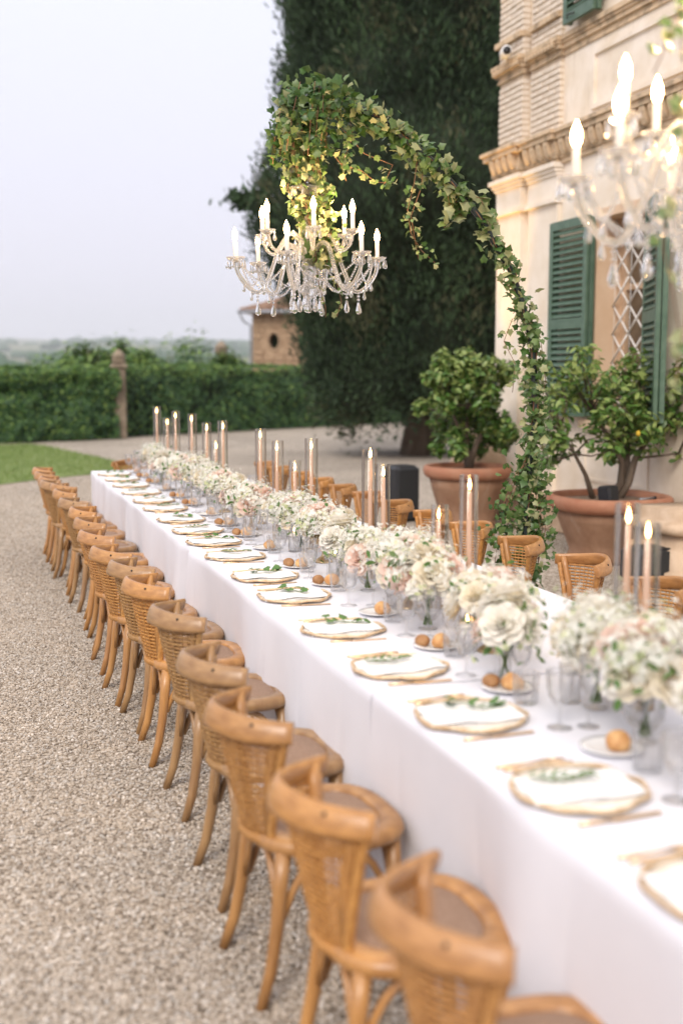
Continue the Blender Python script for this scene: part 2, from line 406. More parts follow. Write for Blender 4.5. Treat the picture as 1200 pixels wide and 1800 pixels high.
weather(MAT['terracotta_body'], (.45, .38, .30), .55); weather(MAT['terracotta'], (.42, .30, .22), .45)
MAT['plaster_peach'] = M('plaster_peach', (.60, .42, .27), .9, (.68, .51, .36), 2.2, bump=.2, bscale=15)
MAT['brick'] = M('brick', (.62, .52, .41), .95, (.74, .66, .56), 3, bump=.6, bscale=40)
MAT['mortar'] = M('mortar', (.50, .39, .28), .95, (.60, .50, .38), 8, bump=.5)
MAT['cornice'] = M('cornice', (.62, .47, .31), .95, (.22, .165, .11), 6, bump=.9, bscale=30, contrast=(.46, .70))
MAT['stone'] = M('stone', (.46, .33, .22), .95, (.60, .46, .33), 4, bump=1.0, bscale=18)
MAT['green_paint'] = M('green_paint', (.058, .112, .072), .45, (.098, .160, .112), 9)
MAT['white_paint'] = M('white_paint', (.75, .72, .68), .5)
MAT['dark_pane'] = M('dark_pane', (.10, .075, .05), .15, (.20, .15, .10), 2)
MAT['tower_stone'] = M('tower_stone', (.29, .19, .115), .95, (.43, .31, .20), 3.5, bump=.8, bscale=8)
MAT['roof_tile'] = M('roof_tile', (.22, .13, .085), .9, (.34, .22, .15), 6)
MAT['old_stone'] = M('old_stone', (.19, .145, .10), .95, (.30, .24, .175), 6, bump=.8, bscale=14)
MAT['hill'] = M('hill', (.07, .11, .05), .95, (.26, .23, .14), .006, detail=8, contrast=(.42, .62))
MAT['cam_white'] = M('cam_white', (.75, .75, .74), .35)

ORD = ['first', 'second', 'third', 'fourth', 'fifth', 'sixth', 'seventh', 'eighth', 'ninth', 'tenth', 'eleventh', 'twelfth', 'thirteenth', 'fourteenth',
       'fifteenth', 'sixteenth', 'seventeenth', 'eighteenth', 'nineteenth', 'twentieth', 'twenty-first', 'twenty-second', 'twenty-third', 'twenty-fourth']

# ================================================================== SETTING
mb = MB(); mb.add([(-120, -30, 0), (120, -30, 0), (120, 62, 0), (-120, 62, 0)], [(0, 1, 2, 3)], smooth=False)
ground = mb.build('gravel_ground', MAT['gravel']); tag(ground, 'pale gravel forecourt', kind='structure')

# rolling country behind, falling away from the terrace
def hills():
    nx, ny = 120, 110
    V = []; F = []
    for j in range(ny):
        t = j/(ny-1); y = 62 + 9000*t**2.4
        for i in range(nx):
            s = i/(nx-1)*2-1; x = s*(140 + y*.8)
            base = -14*min(1, (y-62)/120)
            h = noise.noise(Vector((x*.0012+3, y*.0012, 1.3)))*42 + noise.noise(Vector((x*.004, y*.004, 4)))*9
            rise = max(0, (y-900)/8000)
            z = base + (h+8)*min(1, max(0, (y-300)/1500)) + 250*rise**1.1
            V.append((x, y, -.02 if j == 0 else z))
    for j in range(ny-1):
        for i in range(nx-1): F.append((j*nx+i, j*nx+i+1, (j+1)*nx+i+1, (j+1)*nx+i))
    o = obj('hills', np_mesh('hills', V, F, MAT['hill'], smooth=True)); tag(o, 'hazy wooded hills and fields', kind='structure')
hills()
def far_woods():
    P = []
    rng = np.random.RandomState(3)
    me = bpy.data.objects['hills'].data; V = np.empty(len(me.vertices)*3); me.vertices.foreach_get('co', V); V = V.reshape(-1, 3)
    cand = V[(V[:, 1] > 700) & (V[:, 1] < 6000)]
    pts = []; size = []
    for _ in range(1500):
        c = cand[rng.randint(len(cand))]
        if noise.noise(Vector((c[0]*.004, c[1]*.004, 9))) < .02: continue
        for k in range(5):
            pts.append((c[0]+rng.normal()*c[1]*.012, c[1]+rng.normal()*c[1]*.008, c[2]+4)); size.append(rng.uniform(9, 18)*(1+c[1]/2500))
    m = MB(); m.ball((0, 0, 0), .5, 7, 5)
    tris = [(f[0], f[1], f[2], f[3]) for f in m.f]
    pts = np.array(pts); x = np.tile([1., 0, 0], (len(pts), 1)); y = np.tile([0, 1., 0], (len(pts), 1)); z = np.tile([0, 0, .7], (len(pts), 1))
    Vv, Ff = scatter(m.v, tris, pts, size, frames=(x, y, z))
    o = obj('far_woods', np_mesh('far_woods', Vv, Ff, MAT['hedge_a'])); tag(o, 'woods on the distant hills', kind='stuff')
far_woods()

# lawn at the far end with its rounded kerbless edge
lawn_px = [(0, 853), (80, 843), (160, 835), (215, 828), (238, 822), (222, 817), (200, 811), (170, 804), (140, 798), (110, 791), (80, 785), (50, 781), (0, 783)]
LP = [at(x, y, Z=0) for x, y in lawn_px]
LP = [Vector((-14, 17.0, 0))] + LP + [Vector((-14, 28.0, 0))]
mb = MB(); mb.add([(p.x, p.y, .012) for p in LP], [tuple(range(len(LP)))], smooth=False)
lawn = mb.build('lawn', MAT['lawn']); tag(lawn, 'curved green lawn', kind='structure')
def inside(px, py, poly):
    c = False; n = len(poly); j = n-1
    for i in range(n):
        if ((poly[i].y > py) != (poly[j].y > py)) and (px < (poly[j].x-poly[i].x)*(py-poly[i].y)/(poly[j].y-poly[i].y)+poly[i].x): c = not c
        j = i
    return c
gp = []
rng = np.random.RandomState(5)
while len(gp) < 26000:
    x, y = rng.uniform(-5, 3.3), rng.uniform(17, 29.5)
    if inside(x, y, LP): gp.append((x, y, .012))
gp = np.array(gp)
x_ = rng.normal(size=(len(gp), 3)); x_[:, 2] = 0; x_ /= np.linalg.norm(x_, axis=1)[:, None]
up_ = rng.normal(size=(len(gp), 3))*.35 + [0, 0, 1]
V_, F_ = scatter([(-.12, 0, 0), (.12, 0, 0), (.02, 1, 0)], [(0, 1, 2)], gp, rng.uniform(.03, .075, len(gp)), frames=(x_, up_, up_))
tag(obj('grass', np_mesh('grass', V_, F_, MAT['grass'])), 'short grass blades of the lawn', kind='stuff')

# loose gravel as real stones where the camera can tell them apart
def make_gravel():
    protos = bpy.data.collections.new('pebble_shapes')
    for k in range(5):
        m = MB(); m.ball((0, 0, 0), .5, 6, 4, smooth=False)
        s = (random.uniform(.8, 1.3), random.uniform(.6, 1.0), random.uniform(.4, .7))
        m.v = [tuple(c*s[i]*(1+random.uniform(-.22, .22)) for i, c in enumerate(p)) for p in m.v]
        o = bpy.data.objects.new('pebble', m.mesh('pebble', MAT['pebble'])); protos.objects.link(o)
    # base sheet on which they are spread: finer where it is close
    m = MB(); nx, ny = 20, 44; dens = []
    for j in range(ny+1):
        for i in range(nx+1): m.v.append((-5.5+i*.5+0, .6+j*.5, .003)); 
    for j in range(ny):
        for i in range(nx): a = j*(nx+1)+i; m.f.append((a, a+1, a+nx+2, a+nx+1)); m.m.append(0); m.sm.append(False)
    me = m.mesh('gravel', MAT['gravel'])
    a = me.attributes.new('dens', 'FLOAT', 'POINT')
    vals = []
    for (x, y, z) in m.v:
        d = y*math.cos(YAW)+x*math.sin(YAW)
        sxp = (x*math.cos(YAW)-y*math.sin(YAW))/max(d, .3)      # slope across the view
        w = 1.0 if (-.42 < sxp < .36 and d > 1.0) else 0.0
        if x > 3.6: w = 0
        q = 1+.35*noise.noise(Vector((x*.9, y*.9, 3)))
        vals.append(w*q*(6500 if d < 7 else 6500*(7/d)**1.5))
    a.data.foreach_set('value', vals)
    o = obj('gravel', me)
    ng = bpy.data.node_groups.new('spread', 'GeometryNodeTree')
    ng.interface.new_socket('Geometry', in_out='INPUT', socket_type='NodeSocketGeometry'); ng.interface.new_socket('Geometry', in_out='OUTPUT', socket_type='NodeSocketGeometry')
    n, l = ng.nodes, ng.links
    gi, go = n.new('NodeGroupInput'), n.new('NodeGroupOutput')
    na = n.new('GeometryNodeInputNamedAttribute'); na.data_type = 'FLOAT'; na.inputs['Name'].default_value = 'dens'
    dp = n.new('GeometryNodeDistributePointsOnFaces'); dp.distribute_method = 'RANDOM'
    l.new(gi.outputs[0], dp.inputs['Mesh']); l.new(na.outputs['Attribute'], dp.inputs['Density'])
    ci = n.new('GeometryNodeCollectionInfo'); ci.inputs['Collection'].default_value = protos; ci.inputs['Separate Children'].default_value = True; ci.inputs['Reset Children'].default_value = True
    ip = n.new('GeometryNodeInstanceOnPoints'); ip.inputs['Pick Instance'].default_value = True
    rr = n.new('FunctionNodeRandomValue'); rr.data_type = 'FLOAT_VECTOR'; rr.inputs['Min'].default_value = (-.6, -.6, 0); rr.inputs['Max'].default_value = (.6, .6, 6.28)
    rs = n.new('FunctionNodeRandomValue'); rs.data_type = 'FLOAT'; rs.inputs[2].default_value = .006; rs.inputs[3].default_value = .0175
    l.new(dp.outputs['Points'], ip.inputs['Points']); l.new(ci.outputs[0], ip.inputs['Instance']); l.new(rr.outputs[0], ip.inputs['Rotation']); l.new(rs.outputs[1], ip.inputs['Scale'])
    l.new(ip.outputs[0], go.inputs[0])
    md = o.modifiers.new('spread', 'NODES'); md.node_group = ng
    tag(o, 'loose pale gravel stones', kind='stuff')
make_gravel()

# ------------------------------------------------------------------ hedges, pier, finials, shrubs
def hedge(name, a, b, h, depth, label, n, seed):
    """ivy-like clipped hedge from a to b (front foot line), standing back by depth"""
    rng = np.random.RandomState(seed)
    a, b = np.array(a[:2]), np.array(b[:2]); d = b-a; L = np.linalg.norm(d); d /= L; nrm = np.array([-d[1], d[0]])
    if nrm[1] < 0: nrm = -nrm
    root = empty(name, (a[0], a[1], 0)); tag(root, label, 'hedge')
    m = MB()
    c = a + d*L/2 + nrm*(depth/2+.1)
    ang = math.atan2(d[1], d[0])
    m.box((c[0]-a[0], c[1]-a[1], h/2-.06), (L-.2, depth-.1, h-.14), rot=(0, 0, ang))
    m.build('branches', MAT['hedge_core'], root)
    s = rng.uniform(0, L, n); q = rng.uniform(0, 1, n)
    front = q < .72
    z = np.where(front, rng.uniform(0.02, h, n), h)
    back = np.where(front, 0, rng.uniform(0, depth, n))
    bulge = np.array([noise.noise(Vector((s_*.9, z_*1.3, seed)))*.24 + noise.noise(Vector((s_*3.1, z_*3.5, seed+2.))) * .16 for s_, z_ in zip(s, z)])
    back = np.where(front, back - bulge + rng.normal(0, .05, n), back)
    z = np.where(front, np.minimum(z, h), z + bulge*.28 + rng.normal(0, .03, n))
    P = np.stack([a[0]*0 + d[0]*s + nrm[0]*back, d[1]*s + nrm[1]*back, z], axis=1)
    N3 = np.where(front[:, None], np.array([-nrm[0], -nrm[1], .5])[None], np.array([0, 0, 1.])[None])
    V, F = scatter(LEAF_V, LEAF_F, P, rng.uniform(.06, .13, n), N3, .6, rng)
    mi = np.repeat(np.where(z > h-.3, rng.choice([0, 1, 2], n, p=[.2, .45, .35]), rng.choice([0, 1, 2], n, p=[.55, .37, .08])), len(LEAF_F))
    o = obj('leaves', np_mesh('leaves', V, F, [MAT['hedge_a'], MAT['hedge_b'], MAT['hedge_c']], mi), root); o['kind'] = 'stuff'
    return root
H0 = at(-60, 782, Z=0); H1 = at(211, 772, Z=0)
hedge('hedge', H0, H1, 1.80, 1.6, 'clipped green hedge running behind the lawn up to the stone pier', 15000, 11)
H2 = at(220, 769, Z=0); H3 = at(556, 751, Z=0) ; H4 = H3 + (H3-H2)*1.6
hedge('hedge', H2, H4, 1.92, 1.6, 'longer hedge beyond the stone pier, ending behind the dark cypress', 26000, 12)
def pier(x, y, w, hz, label, sc=1.0, top_only=False):
    root = empty('stone_pier', (x, y, 0)); tag(root, label, 'pier')
    m = MB(); m.box((0, 0, hz/2), (w, w, hz), bev=.03); m.build('shaft', MAT['old_stone'], root)
    m = MB(); m.box((0, 0, hz+.06), (w*1.3, w*1.3, .12), bev=.03); m.box((0, 0, hz+.2), (w*1.12, w*1.12, .16), bev=.05, taper=.55); m.build('cap', MAT['old_stone'], root)
    m = MB(); m.lathe([(.10, 0), (.075, .05), (.06, .12), (.12, .17), (.185, .24), (.21, .34), (.20, .42), (.23, .46), (.17, .50), (.12, .56), (.05, .63), (.0, .66)], 18, (0, 0, hz+.27))
    f = m.build('finial', MAT['old_stone'], root); f.scale = (sc,)*3 if sc != 1 else (1, 1, 1)
    return root
pp = at(212, 771, Z=0)
pier(pp.x, pp.y, .32, 1.84, 'weathered stone pier with carved finial between the two hedges', .85)
pq = at(405, 760, Z=0); pier(pq.x+.5, pq.y+3.4, .5, 1.82, 'smaller stone finial showing over the hedge beside the round-windowed building')

def bush(name, loc, r, h, n, label, mats, seed, leaf=(.08, .15), probs=(.2, .5, .3), cat='shrub', stems=True, z0=0.0):
    rng = np.random.RandomState(seed)
    root = empty(name, loc); tag(root, label, cat, )
    if stems:
        m = MB()
        for k in range(7):
            a = rng.uniform(0, 6.28); q = rng.uniform(.3, .8)*r
            m.tube([(0, 0, 0), (math.cos(a)*q*.3, math.sin(a)*q*.3, h*.4), (math.cos(a)*q, math.sin(a)*q, h*rng.uniform(.7, .95))], [.03, .02, .008], 5)
        m.build('stems', MAT['bark'], root)
    # clumps
    nc = 26; cl = []
    for k in range(nc):
        a = rng.uniform(0, 6.28); q = math.sqrt(rng.uniform(0, 1))*r*.8; zz = z0 + rng.uniform(.25, 1)*(h-z0)*(1-.35*(q/r)**2)
        cl.append((math.cos(a)*q, math.sin(a)*q, zz, rng.uniform(.16, .3)*r))
    cl = np.array(cl); idx = rng.randint(nc, size=n)
    P = cl[idx, :3] + rng.normal(size=(n, 3))*cl[idx, 3:4]*[1, 1, .8]
    P[:, 2] = np.maximum(P[:, 2], z0+.05)
    V, F = scatter(LEAF_V, LEAF_F, P, rng.uniform(leaf[0], leaf[1], n), (P-np.array([0, 0, h*.4]))/r + [0, 0, .6], .8, rng)
    mi = np.repeat(rng.choice([0, 1, 2], n, p=list(probs)), len(LEAF_F))
    o = obj('leaves', np_mesh('leaves', V, F, mats, mi), root); o['kind'] = 'stuff'
    return root
G3 = [MAT['hedge_a'], MAT['hedge_b'], MAT['hedge_c']]
for px_, h_, r_, D_, lab, sd_ in [(160, 2.85, 1.0, 3.2, 'loose pale green shrub rising behind the hedge, close to the pier', 1),
                            (232, 2.7, .95, 3.0, 'bushy shrub showing over the hedge just past the pier', 2),
                            (262, 2.42, .6, 3.4, 'low shrub top between the bushy shrub and the open hedge', 3),
                            (120, 2.25, .9, 3.2, 'thin yellowish shrub peeping over the lawn hedge', 4),
                            (345, 2.6, 1.1, 4.2, 'spiky leaved plant with fronds rising above the long hedge', 5),
                            (425, 2.55, .7, 4.0, 'small green bush at the foot of the stone building', 6)]:
    b_ = at(px_, 768, Z=0); bush('shrub', (b_.x+ .1*D_, b_.y+D_, 0), r_, h_, 4200, lab, G3, 40+sd_, (.10, .22), (.1, .4, .5))

# stone building with round window behind the hedge
def stone_house():
    c = at(541, 770, Z=0); d = (c-Vector((0, 0, 0))).normalized(); c = d*47.0; c.z = 0
    root = empty('stone_building', (c.x, c.y, 0), -math.atan2(d.x, d.y)-R(9)); tag(root, 'small stone building with a round window and tiled roof behind the hedge', 'building')
    W, D, Hh = 3.7, 4.2, 4.05
    # front wall (faces -Y) with a real round opening
    m = MB(); n = 24; wc = (-1.0, 2.95); rw, rh = .19, .30
    outer = []
    for k in range(n):
        a = 2*math.pi*k/n; ca, sa = math.cos(a), math.sin(a)
        lims = []
        if ca > 1e-6: lims.append((W/2-wc[0])/ca)
        if ca < -1e-6: lims.append((-W/2-wc[0])/ca)
        if sa > 1e-6: lims.append((Hh-wc[1])/sa)
        if sa < -1e-6: lims.append((0-wc[1])/sa)
        t = min(lims); outer.append((wc[0]+ca*t, wc[1]+sa*t))
    for cx, cz in ((W/2, Hh), (-W/2, Hh), (-W/2, 0), (W/2, 0)):
        k = min(range(n), key=lambda i: (outer[i][0]-cx)**2+(outer[i][1]-cz)**2); outer[k] = (cx, cz)
    V = []
    for k in range(n):
        a = 2*math.pi*k/n
        V += [(outer[k][0], -D/2, outer[k][1]), (wc[0]+rw*math.cos(a), -D/2, wc[1]+rh*math.sin(a)), (wc[0]+rw*math.cos(a), -D/2+.4, wc[1]+rh*math.sin(a))]
    F = []
    for k in range(n):
        j = (k+1) % n; F += [(k*3, j*3, j*3+1, k*3+1), (k*3+1, j*3+1, j*3+2, k*3+2)]
    m.add(V, F, smooth=False)
    m.add([(-W/2, -D/2, 0), (-W/2, D/2, 0), (-W/2, D/2, Hh), (-W/2, -D/2, Hh), (W/2, -D/2, 0), (W/2, D/2, 0), (W/2, D/2, Hh), (W/2, -D/2, Hh)], [(0, 1, 2, 3), (5, 4, 7, 6), (1, 5, 6, 2)], smooth=False)
    m.build('wall', MAT['tower_stone'], root)
    m = MB(); m.add([(wc[0]+.5, -D/2+.4, wc[1]+.6), (wc[0]-.5, -D/2+.4, wc[1]+.6), (wc[0]-.5, -D/2+.4, wc[1]-.6), (wc[0]+.5, -D/2+.4, wc[1]-.6)], [(0, 1, 2, 3)], smooth=False)
    w = m.build('window', MAT['hedge_core'], root)
    for k in range(16):
        a = 2*math.pi*k/16
        m = MB(); m.box((0, 0, 0), (.11, .06, .10), bev=.015); b = m.build('brick', MAT['tower_stone'], root)
        b.location = (wc[0]+(rw+.06)*math.cos(a), -D/2-.02, wc[1]+(rh+.06)*math.sin(a)); b.rotation_euler = (0, math.pi/2-a, 0)
    # rough stones standing proud of the wall face
    rng = random.Random(4); sme = [MB().box((0, 0, 0), (1, .12, 1), bev=.12).mesh('stone', MAT['tower_stone']) for _ in range(1)]
    zz = 2.0
    while zz < Hh-.1:
        hh = rng.uniform(.16, .26); xx = -W/2
        while xx < 1.2:
            ww = rng.uniform(.22, .5)
            if ((xx+ww/2-wc[0])/(rw+.3))**2 + ((zz+hh/2-wc[1])/(rh+.25))**2 > 1:
                obj('stone', sme[0], root, (xx+ww/2, -D/2+.015-rng.uniform(0, .02), zz+hh/2), None, (ww-.03, 1, hh-.03))
            xx += ww
        zz += hh
    m = MB(); ov = .38; rz = Hh
    e_ = [(-W/2-ov, -D/2-ov, rz), (W/2+ov, -D/2-ov, rz), (W/2+ov, D/2+ov, rz), (-W/2-ov, D/2+ov, rz)]
    ap = (0, 0, rz+1.0)
    m.add(e_+[(p[0], p[1], p[2]+.1) for p in e_]+[ap], [(0, 1, 5, 4), (1, 2, 6, 5), (2, 3, 7, 6), (3, 0, 4, 7), (3, 2, 1, 0), (4, 5, 8), (5, 6, 8), (6, 7, 8), (7, 4, 8)], smooth=False)
    rf = m.build('roof', MAT['roof_tile'], root)
    m = MB()
    for k in range(18):                       # rows of curved tiles running down the front slope
        x = -W/2-ov+.12+k*(W+2*ov-.2)/17; q = 1-abs(x)/(W/2+ov)
        m.tube([(x, -D/2-ov-.05, rz+.10), (x*(1-q), (-D/2-ov)*(1-q), rz+.12+1.0*q)], .07, 6)
        y = -D/2-ov+.12+k*(D+2*ov-.2)/17; q = 1-abs(y)/(D/2+ov)
        m.tube([(-W/2-ov-.05, y, rz+.10), ((-W/2-ov)*(1-q), y*(1-q), rz+.12+1.0*q)], .07, 6)
    m.build('roof_tiles', MAT['roof_tile'], rf)['kind'] = 'stuff'
    m = MB(); m.tube([(-W/2-ov-.1, -D/2-ov-.08, rz+.02), (W/2+ov, -D/2-ov-.08, rz+.02)], .07, 8); m.tube([(-W/2-ov-.05, -D/2-ov-.08, rz), (-W/2-ov+.1, -D/2-ov+.1, rz-.35), (-W/2-.05, -D/2-.06, rz-.5), (-W/2-.05, -D/2-.06, 0)], .045, 6)
    m.build('gutter', MAT['grey_metal'], root)
stone_house()

# ------------------------------------------------------------------ cypress
def cypress():
    base = at(735, 800, Z=0); rng = np.random.RandomState(21)
    root = empty('cypress_tree', (base.x, base.y, 0)); tag(root, 'huge dark cypress with dense crown and short bare trunk', 'tree')
    m = MB(); m.tube([(0, 0, 0), (.05, 0, .8), (0, .05, 2.0), (-.1, 0, 5)], [.42, .31, .30, .2], 12)
    for k in range(5):
        a = k*1.3; m.tube([(0, 0, .9), (math.cos(a)*.5, math.sin(a)*.5, 1.5), (math.cos(a)*1.3, math.sin(a)*1.3, 2.4)], [.16, .1, .05], 7)
    m.build('trunk', MAT['bark'], root)
    s = base.length/25.3
    # silhouette: half width on the open side by height (from the eye line up)
    prof = [(.65, .9), (.8, 1.6), (1.1, 1.95), (1.8, 2.3), (2.8, 2.55), (3.6, 2.75), (4.6, 3.1), (5.3, 3.45), (6.0, 3.5), (6.4, 3.05), (6.8, 2.85), (8.5, 2.95), (10, 2.85), (12, 2.5), (14, 1.8), (15.5, .8), (16, .1)]
    pz = np.array([p[0] for p in prof]); pr = np.array([p[1] for p in prof])
    def rad(z, a):
        r = np.interp(z, pz, pr)
        lump = np.array([noise.noise(Vector((math.cos(q)*1.6, math.sin(q)*1.6, zz*.55)))*.55 + noise.noise(Vector((math.cos(q)*4, math.sin(q)*4, zz*1.3+7)))*.22 for q, zz in zip(np.atleast_1d(a), np.atleast_1d(z))])
        return np.maximum(r*(1+lump*.38), .05)
    # inner mass
    nz, na = 60, 40; V = []; F = []
    for i in range(nz):
        z = 1.0 + 14.7*i/(nz-1)
        for j in range(na):
            a = 2*math.pi*j/na; r = float(rad(np.array([z]), np.array([a]))[0])*.86
            V.append((r*math.cos(a)+.02, r*math.sin(a), z))
    for i in range(nz-1):
        for j in range(na): F.append((i*na+j, i*na+(j+1) % na, (i+1)*na+(j+1) % na, (i+1)*na+j))
    # bottom closes the crown
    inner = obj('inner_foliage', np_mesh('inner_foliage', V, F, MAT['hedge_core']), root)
    # sprays: upright flattened flames of foliage, grouped in clumps
    ncl = 3600
    z = rng.uniform(.8, 15.2, ncl); a = rng.uniform(0, 2*math.pi, ncl); r = rad(z, a)*rng.uniform(.88, 1.02, ncl)
    C = np.stack([r*np.cos(a)+.02, r*np.sin(a), z], axis=1)
    out = np.stack([np.cos(a), np.sin(a), np.full(ncl, .0)], axis=1)
    per = 54
    tn = np.array([noise.noise(Vector(c)*.75)+.35*noise.noise(Vector(c)*2.1) for c in C]) + rng.normal(0, .10, ncl)
    tone = np.where(tn > .12, 1, 0); tone = np.where(tn > .42, 2, tone)
    idx = np.repeat(np.arange(ncl), per); n = len(idx)
    P = C[idx] + rng.normal(size=(n, 3))*[.13, .13, .24]
    up = out[idx]*.55 + rng.normal(size=(n, 3))*.38 + [0, 0, .9]
    low = P[:, 2] < 1.6; up[low] = (out[idx]*.7 + rng.normal(size=(n, 3))*.4 + [0, 0, -.15])[low]
    up /= np.linalg.norm(up, axis=1)[:, None]
    side = np.cross(up, rng.normal(size=(n, 3))); side /= np.linalg.norm(side, axis=1)[:, None]
    tv = [(0, -.3, 0), (-.16, .1, .03), (.16, .15, -.03), (-.05, .75, 0), (.1, .6, .02)]
    tf = [(0, 2, 1), (1, 2, 4), (1, 4, 3)]
    V, F = scatter(tv, tf, P, rng.uniform(.07, .17, n), frames=(side, up, np.cross(side, up)))
    mi = np.repeat(np.where(rng.uniform(size=n) < .75, tone[idx], rng.choice([0, 1], n)), len(tf))
    o = obj('crown', np_mesh('crown', V, F, [MAT['cyp_a'], MAT['cyp_b'], MAT['cyp_c']], mi), root); o['kind'] = 'stuff'
    # a stray sprig on the open side
    k = 260; P = np.array([-3.6, -.2, 5.2]) + rng.normal(size=(k, 3))*[.18, .12, .08]
    V, F = scatter(tv, tf, P, rng.uniform(.15, .3, k), rng=rng)
    obj('twig', np_mesh('twig', V, F, MAT['cyp_b']), root)['kind'] = 'stuff'
    root.rotation_euler = (0, 0, -math.atan2(base.x, base.y)*.6)
cypress()
# dark shrubbery right behind the trunk
b_ = at(800, 775, Z=0); bush('laurel_shrub', (b_.x+2.6, b_.y+3.0, 0), 2.2, 2.2, 7000, 'dark shrubbery in the shade behind the cypress trunk', [MAT['cyp_a'], MAT['cyp_b'], MAT['hedge_a']], 71, (.15, .3), (.6, .25, .15), stems=False)

# ================================================================== VILLA
XW = 6.30
def villa():
    root = empty('villa', (XW, 12.95, 0)); root.rotation_euler = (0, 0, 0)
    tag(root, 'pale plastered villa with brick pilasters, carved cornices and green shutters', 'building')
    Y0, Y1 = 3.0, 12.81                   # near end, far corner
    O = Vector((XW, 12.95, 0))
    def bx(m, x0, x1, y0, y1, z0, z1, **k):
        m.box(((x0+x1)/2-O.x, (y0+y1)/2-O.y, (z0+z1)/2), (abs(x1-x0), abs(y1-y0), abs(z1-z0)), **k)
    # wall with the lower window opening cut out: pieces round it
    wy0, wy1, wz0, wz1 = 9.70, 10.66, 1.25, 3.36
    m = MB(); t = 9.0
    bx(m, XW, XW+.5, Y0, wy0, .38, t); bx(m, XW, XW+.5, wy1, Y1-.3, .38, t)
    bx(m, XW, XW+.5, wy0, wy1, .38, wz0); bx(m, XW, XW+.5, wy0, wy1, wz1, t)
    m.build('wall', MAT['plaster'], root)
    m = MB(); bx(m, XW+.1, XW+9, Y1-.3, Y1-.05, .3, 9.0); m.build('end_wall', MAT['plaster'], root)
    # opening reveal in worn peach plaster
    m = MB(); bx(m, XW-.012, XW+.34, wy1-.03, wy1+.05, wz0, wz1); bx(m, XW-.012, XW+.34, wy0-.05, wy0+.03, wz0, wz1); bx(m, XW-.014, XW+.34, wy0-.05, wy1+.05, wz1-.03, wz1+.06)
    wn_ = m.build('window', MAT['plaster_peach'], root)
    m = MB(); bx(m, XW-.1, XW+.34, wy0-.12, wy1+.12, wz0-.09, wz0); m.build('sill', MAT['cornice'], wn_)
    m = MB(); m.add([(XW+.36-O.x, y-O.y, z) for y, z in ((wy0, wz0), (wy1, wz0), (wy1, wz1), (wy0, wz1))], [(0, 1, 2, 3)], smooth=False); m.build('pane', MAT['dark_pane'], wn_)
    m = MB(); bx(m, XW+.30, XW+.35, (wy0+wy1)/2-.04, (wy0+wy1)/2+.04, wz0, wz1); bx(m, XW+.30, XW+.35, wy0+.03, wy0+.1, wz0, wz1); bx(m, XW+.30, XW+.35, wy1-.1, wy1-.03, wz0, wz1); bx(m, XW+.301, XW+.351, wy0+.1, wy1-.1, 2.6, 2.66)
    m.build('frame', MAT['plaster_peach'], wn_)
    # folding white lattice
    m = MB(); cols = 3; cw = (wy1-wy0-.06)/cols; chh = .295
    nrow = int((wz1-wz0)/chh)+2
    for i in range(cols):
        for j in range(-1, nrow):
            for s_ in (1, -1):
                ya, yb = wy0+.03+i*cw, wy0+.03+(i+1)*cw
                za = wz0+j*chh; zb = za+chh
                if s_ < 0: za, zb = zb, za
                if min(za, zb) < wz0-.01 or max(za, zb) > wz1+.01: continue
                m.tube([(XW+.20+.008*s_-O.x, ya-O.y, za), (XW+.20+.008*s_-O.x, yb-O.y, zb)], .011, 5)
    for i in range(cols+1):
        m.tube([(XW+.216-O.x, wy0+.03+i*cw-O.y, wz0), (XW+.216-O.x, wy0+.03+i*cw-O.y, wz1)], .004, 4)
    m.build('lattice_grille', MAT['white_paint'], wn_)
    # pilasters: first (corner) and second, lower plastered part
    P = [(12.20, 12.81, .10), (11.44, 11.99, .05)]   # y0, y1, projection
    P[1] = (11.42, 12.10, .05)
    m = MB()
    for y0, y1, pr in P: bx(m, XW-pr, XW+.1, y0, y1, .38, 3.62)
    m.build('pilaster', MAT['plaster'], root)
    # capital mouldings
    m = MB()
    for y0, y1, pr in P:
        for (z0, z1, ex) in ((3.60, 3.65, .05), (3.65, 3.89, .012), (3.89, 3.93, .035), (3.93, 3.97, .06), (3.97, 4.02, .09)):
            bx(m, XW-pr-ex, XW+.1, y0-(ex if pr > .06 else ex*.5), y1+ex*(1 if pr > .06 else 0), z0, z1)
    m.build('capital', MAT['plaster'], root)
    # lower cornice with carved modillions
    m = MB()
    def cornice_run(y0, y1, pr, z0, steps):
        for k, (dz0, dz1, ex) in enumerate(steps):
            bx(m, XW-pr-ex, XW+.1, y0-(ex*.6 if pr > 0 else 0), y1+(ex if pr > .06 else 0), z0+dz0, z0+dz1)
    low = [(0, .05, .04), (.05, .24, .06), (.24, .30, .14), (.30, .34, .17)]
    cornice_run(Y0, 11.42, .0, 4.01, low); cornice_run(11.42, 12.10, .05, 4.012, low); cornice_run(12.20, 12.81, .10, 4.014, low)
    m.build('cornice', MAT['cornice'], root)
    mod = MB(); n = 7; sec = [(.0, .0), (.03, .01), (.055, .06), (.075, .13), (.07, .17), (.0, .17)]
    for y in (-.045, .045): mod.v += [(-a, y, b) for a, b in sec]
    k = len(sec)
    mod.f += [tuple(range(k)), tuple(range(2*k-1, k-1, -1))] + [(i, i+k, (i+1) % k+k, (i+1) % k) for i in range(k)]; mod.m += [0]*(k+2); mod.sm += [False]*(k+2)
    mme = mod.mesh('modillion', MAT['cornice'])
    y = 11.40
    while y > 7.4:
        obj('modillion', mme, root, (XW-.06-O.x, y-O.y, 4.075)); y -= .155
    for y in (11.50, 11.66, 11.82, 11.98): obj('modillion', mme, root, (XW-.11-O.x, y-O.y, 4.077))
    for y in (12.26, 12.42, 12.58, 12.74): obj('modillion', mme, root, (XW-.16-O.x, y-O.y, 4.079))
    # attic storey: brick pilasters
    m = MB()
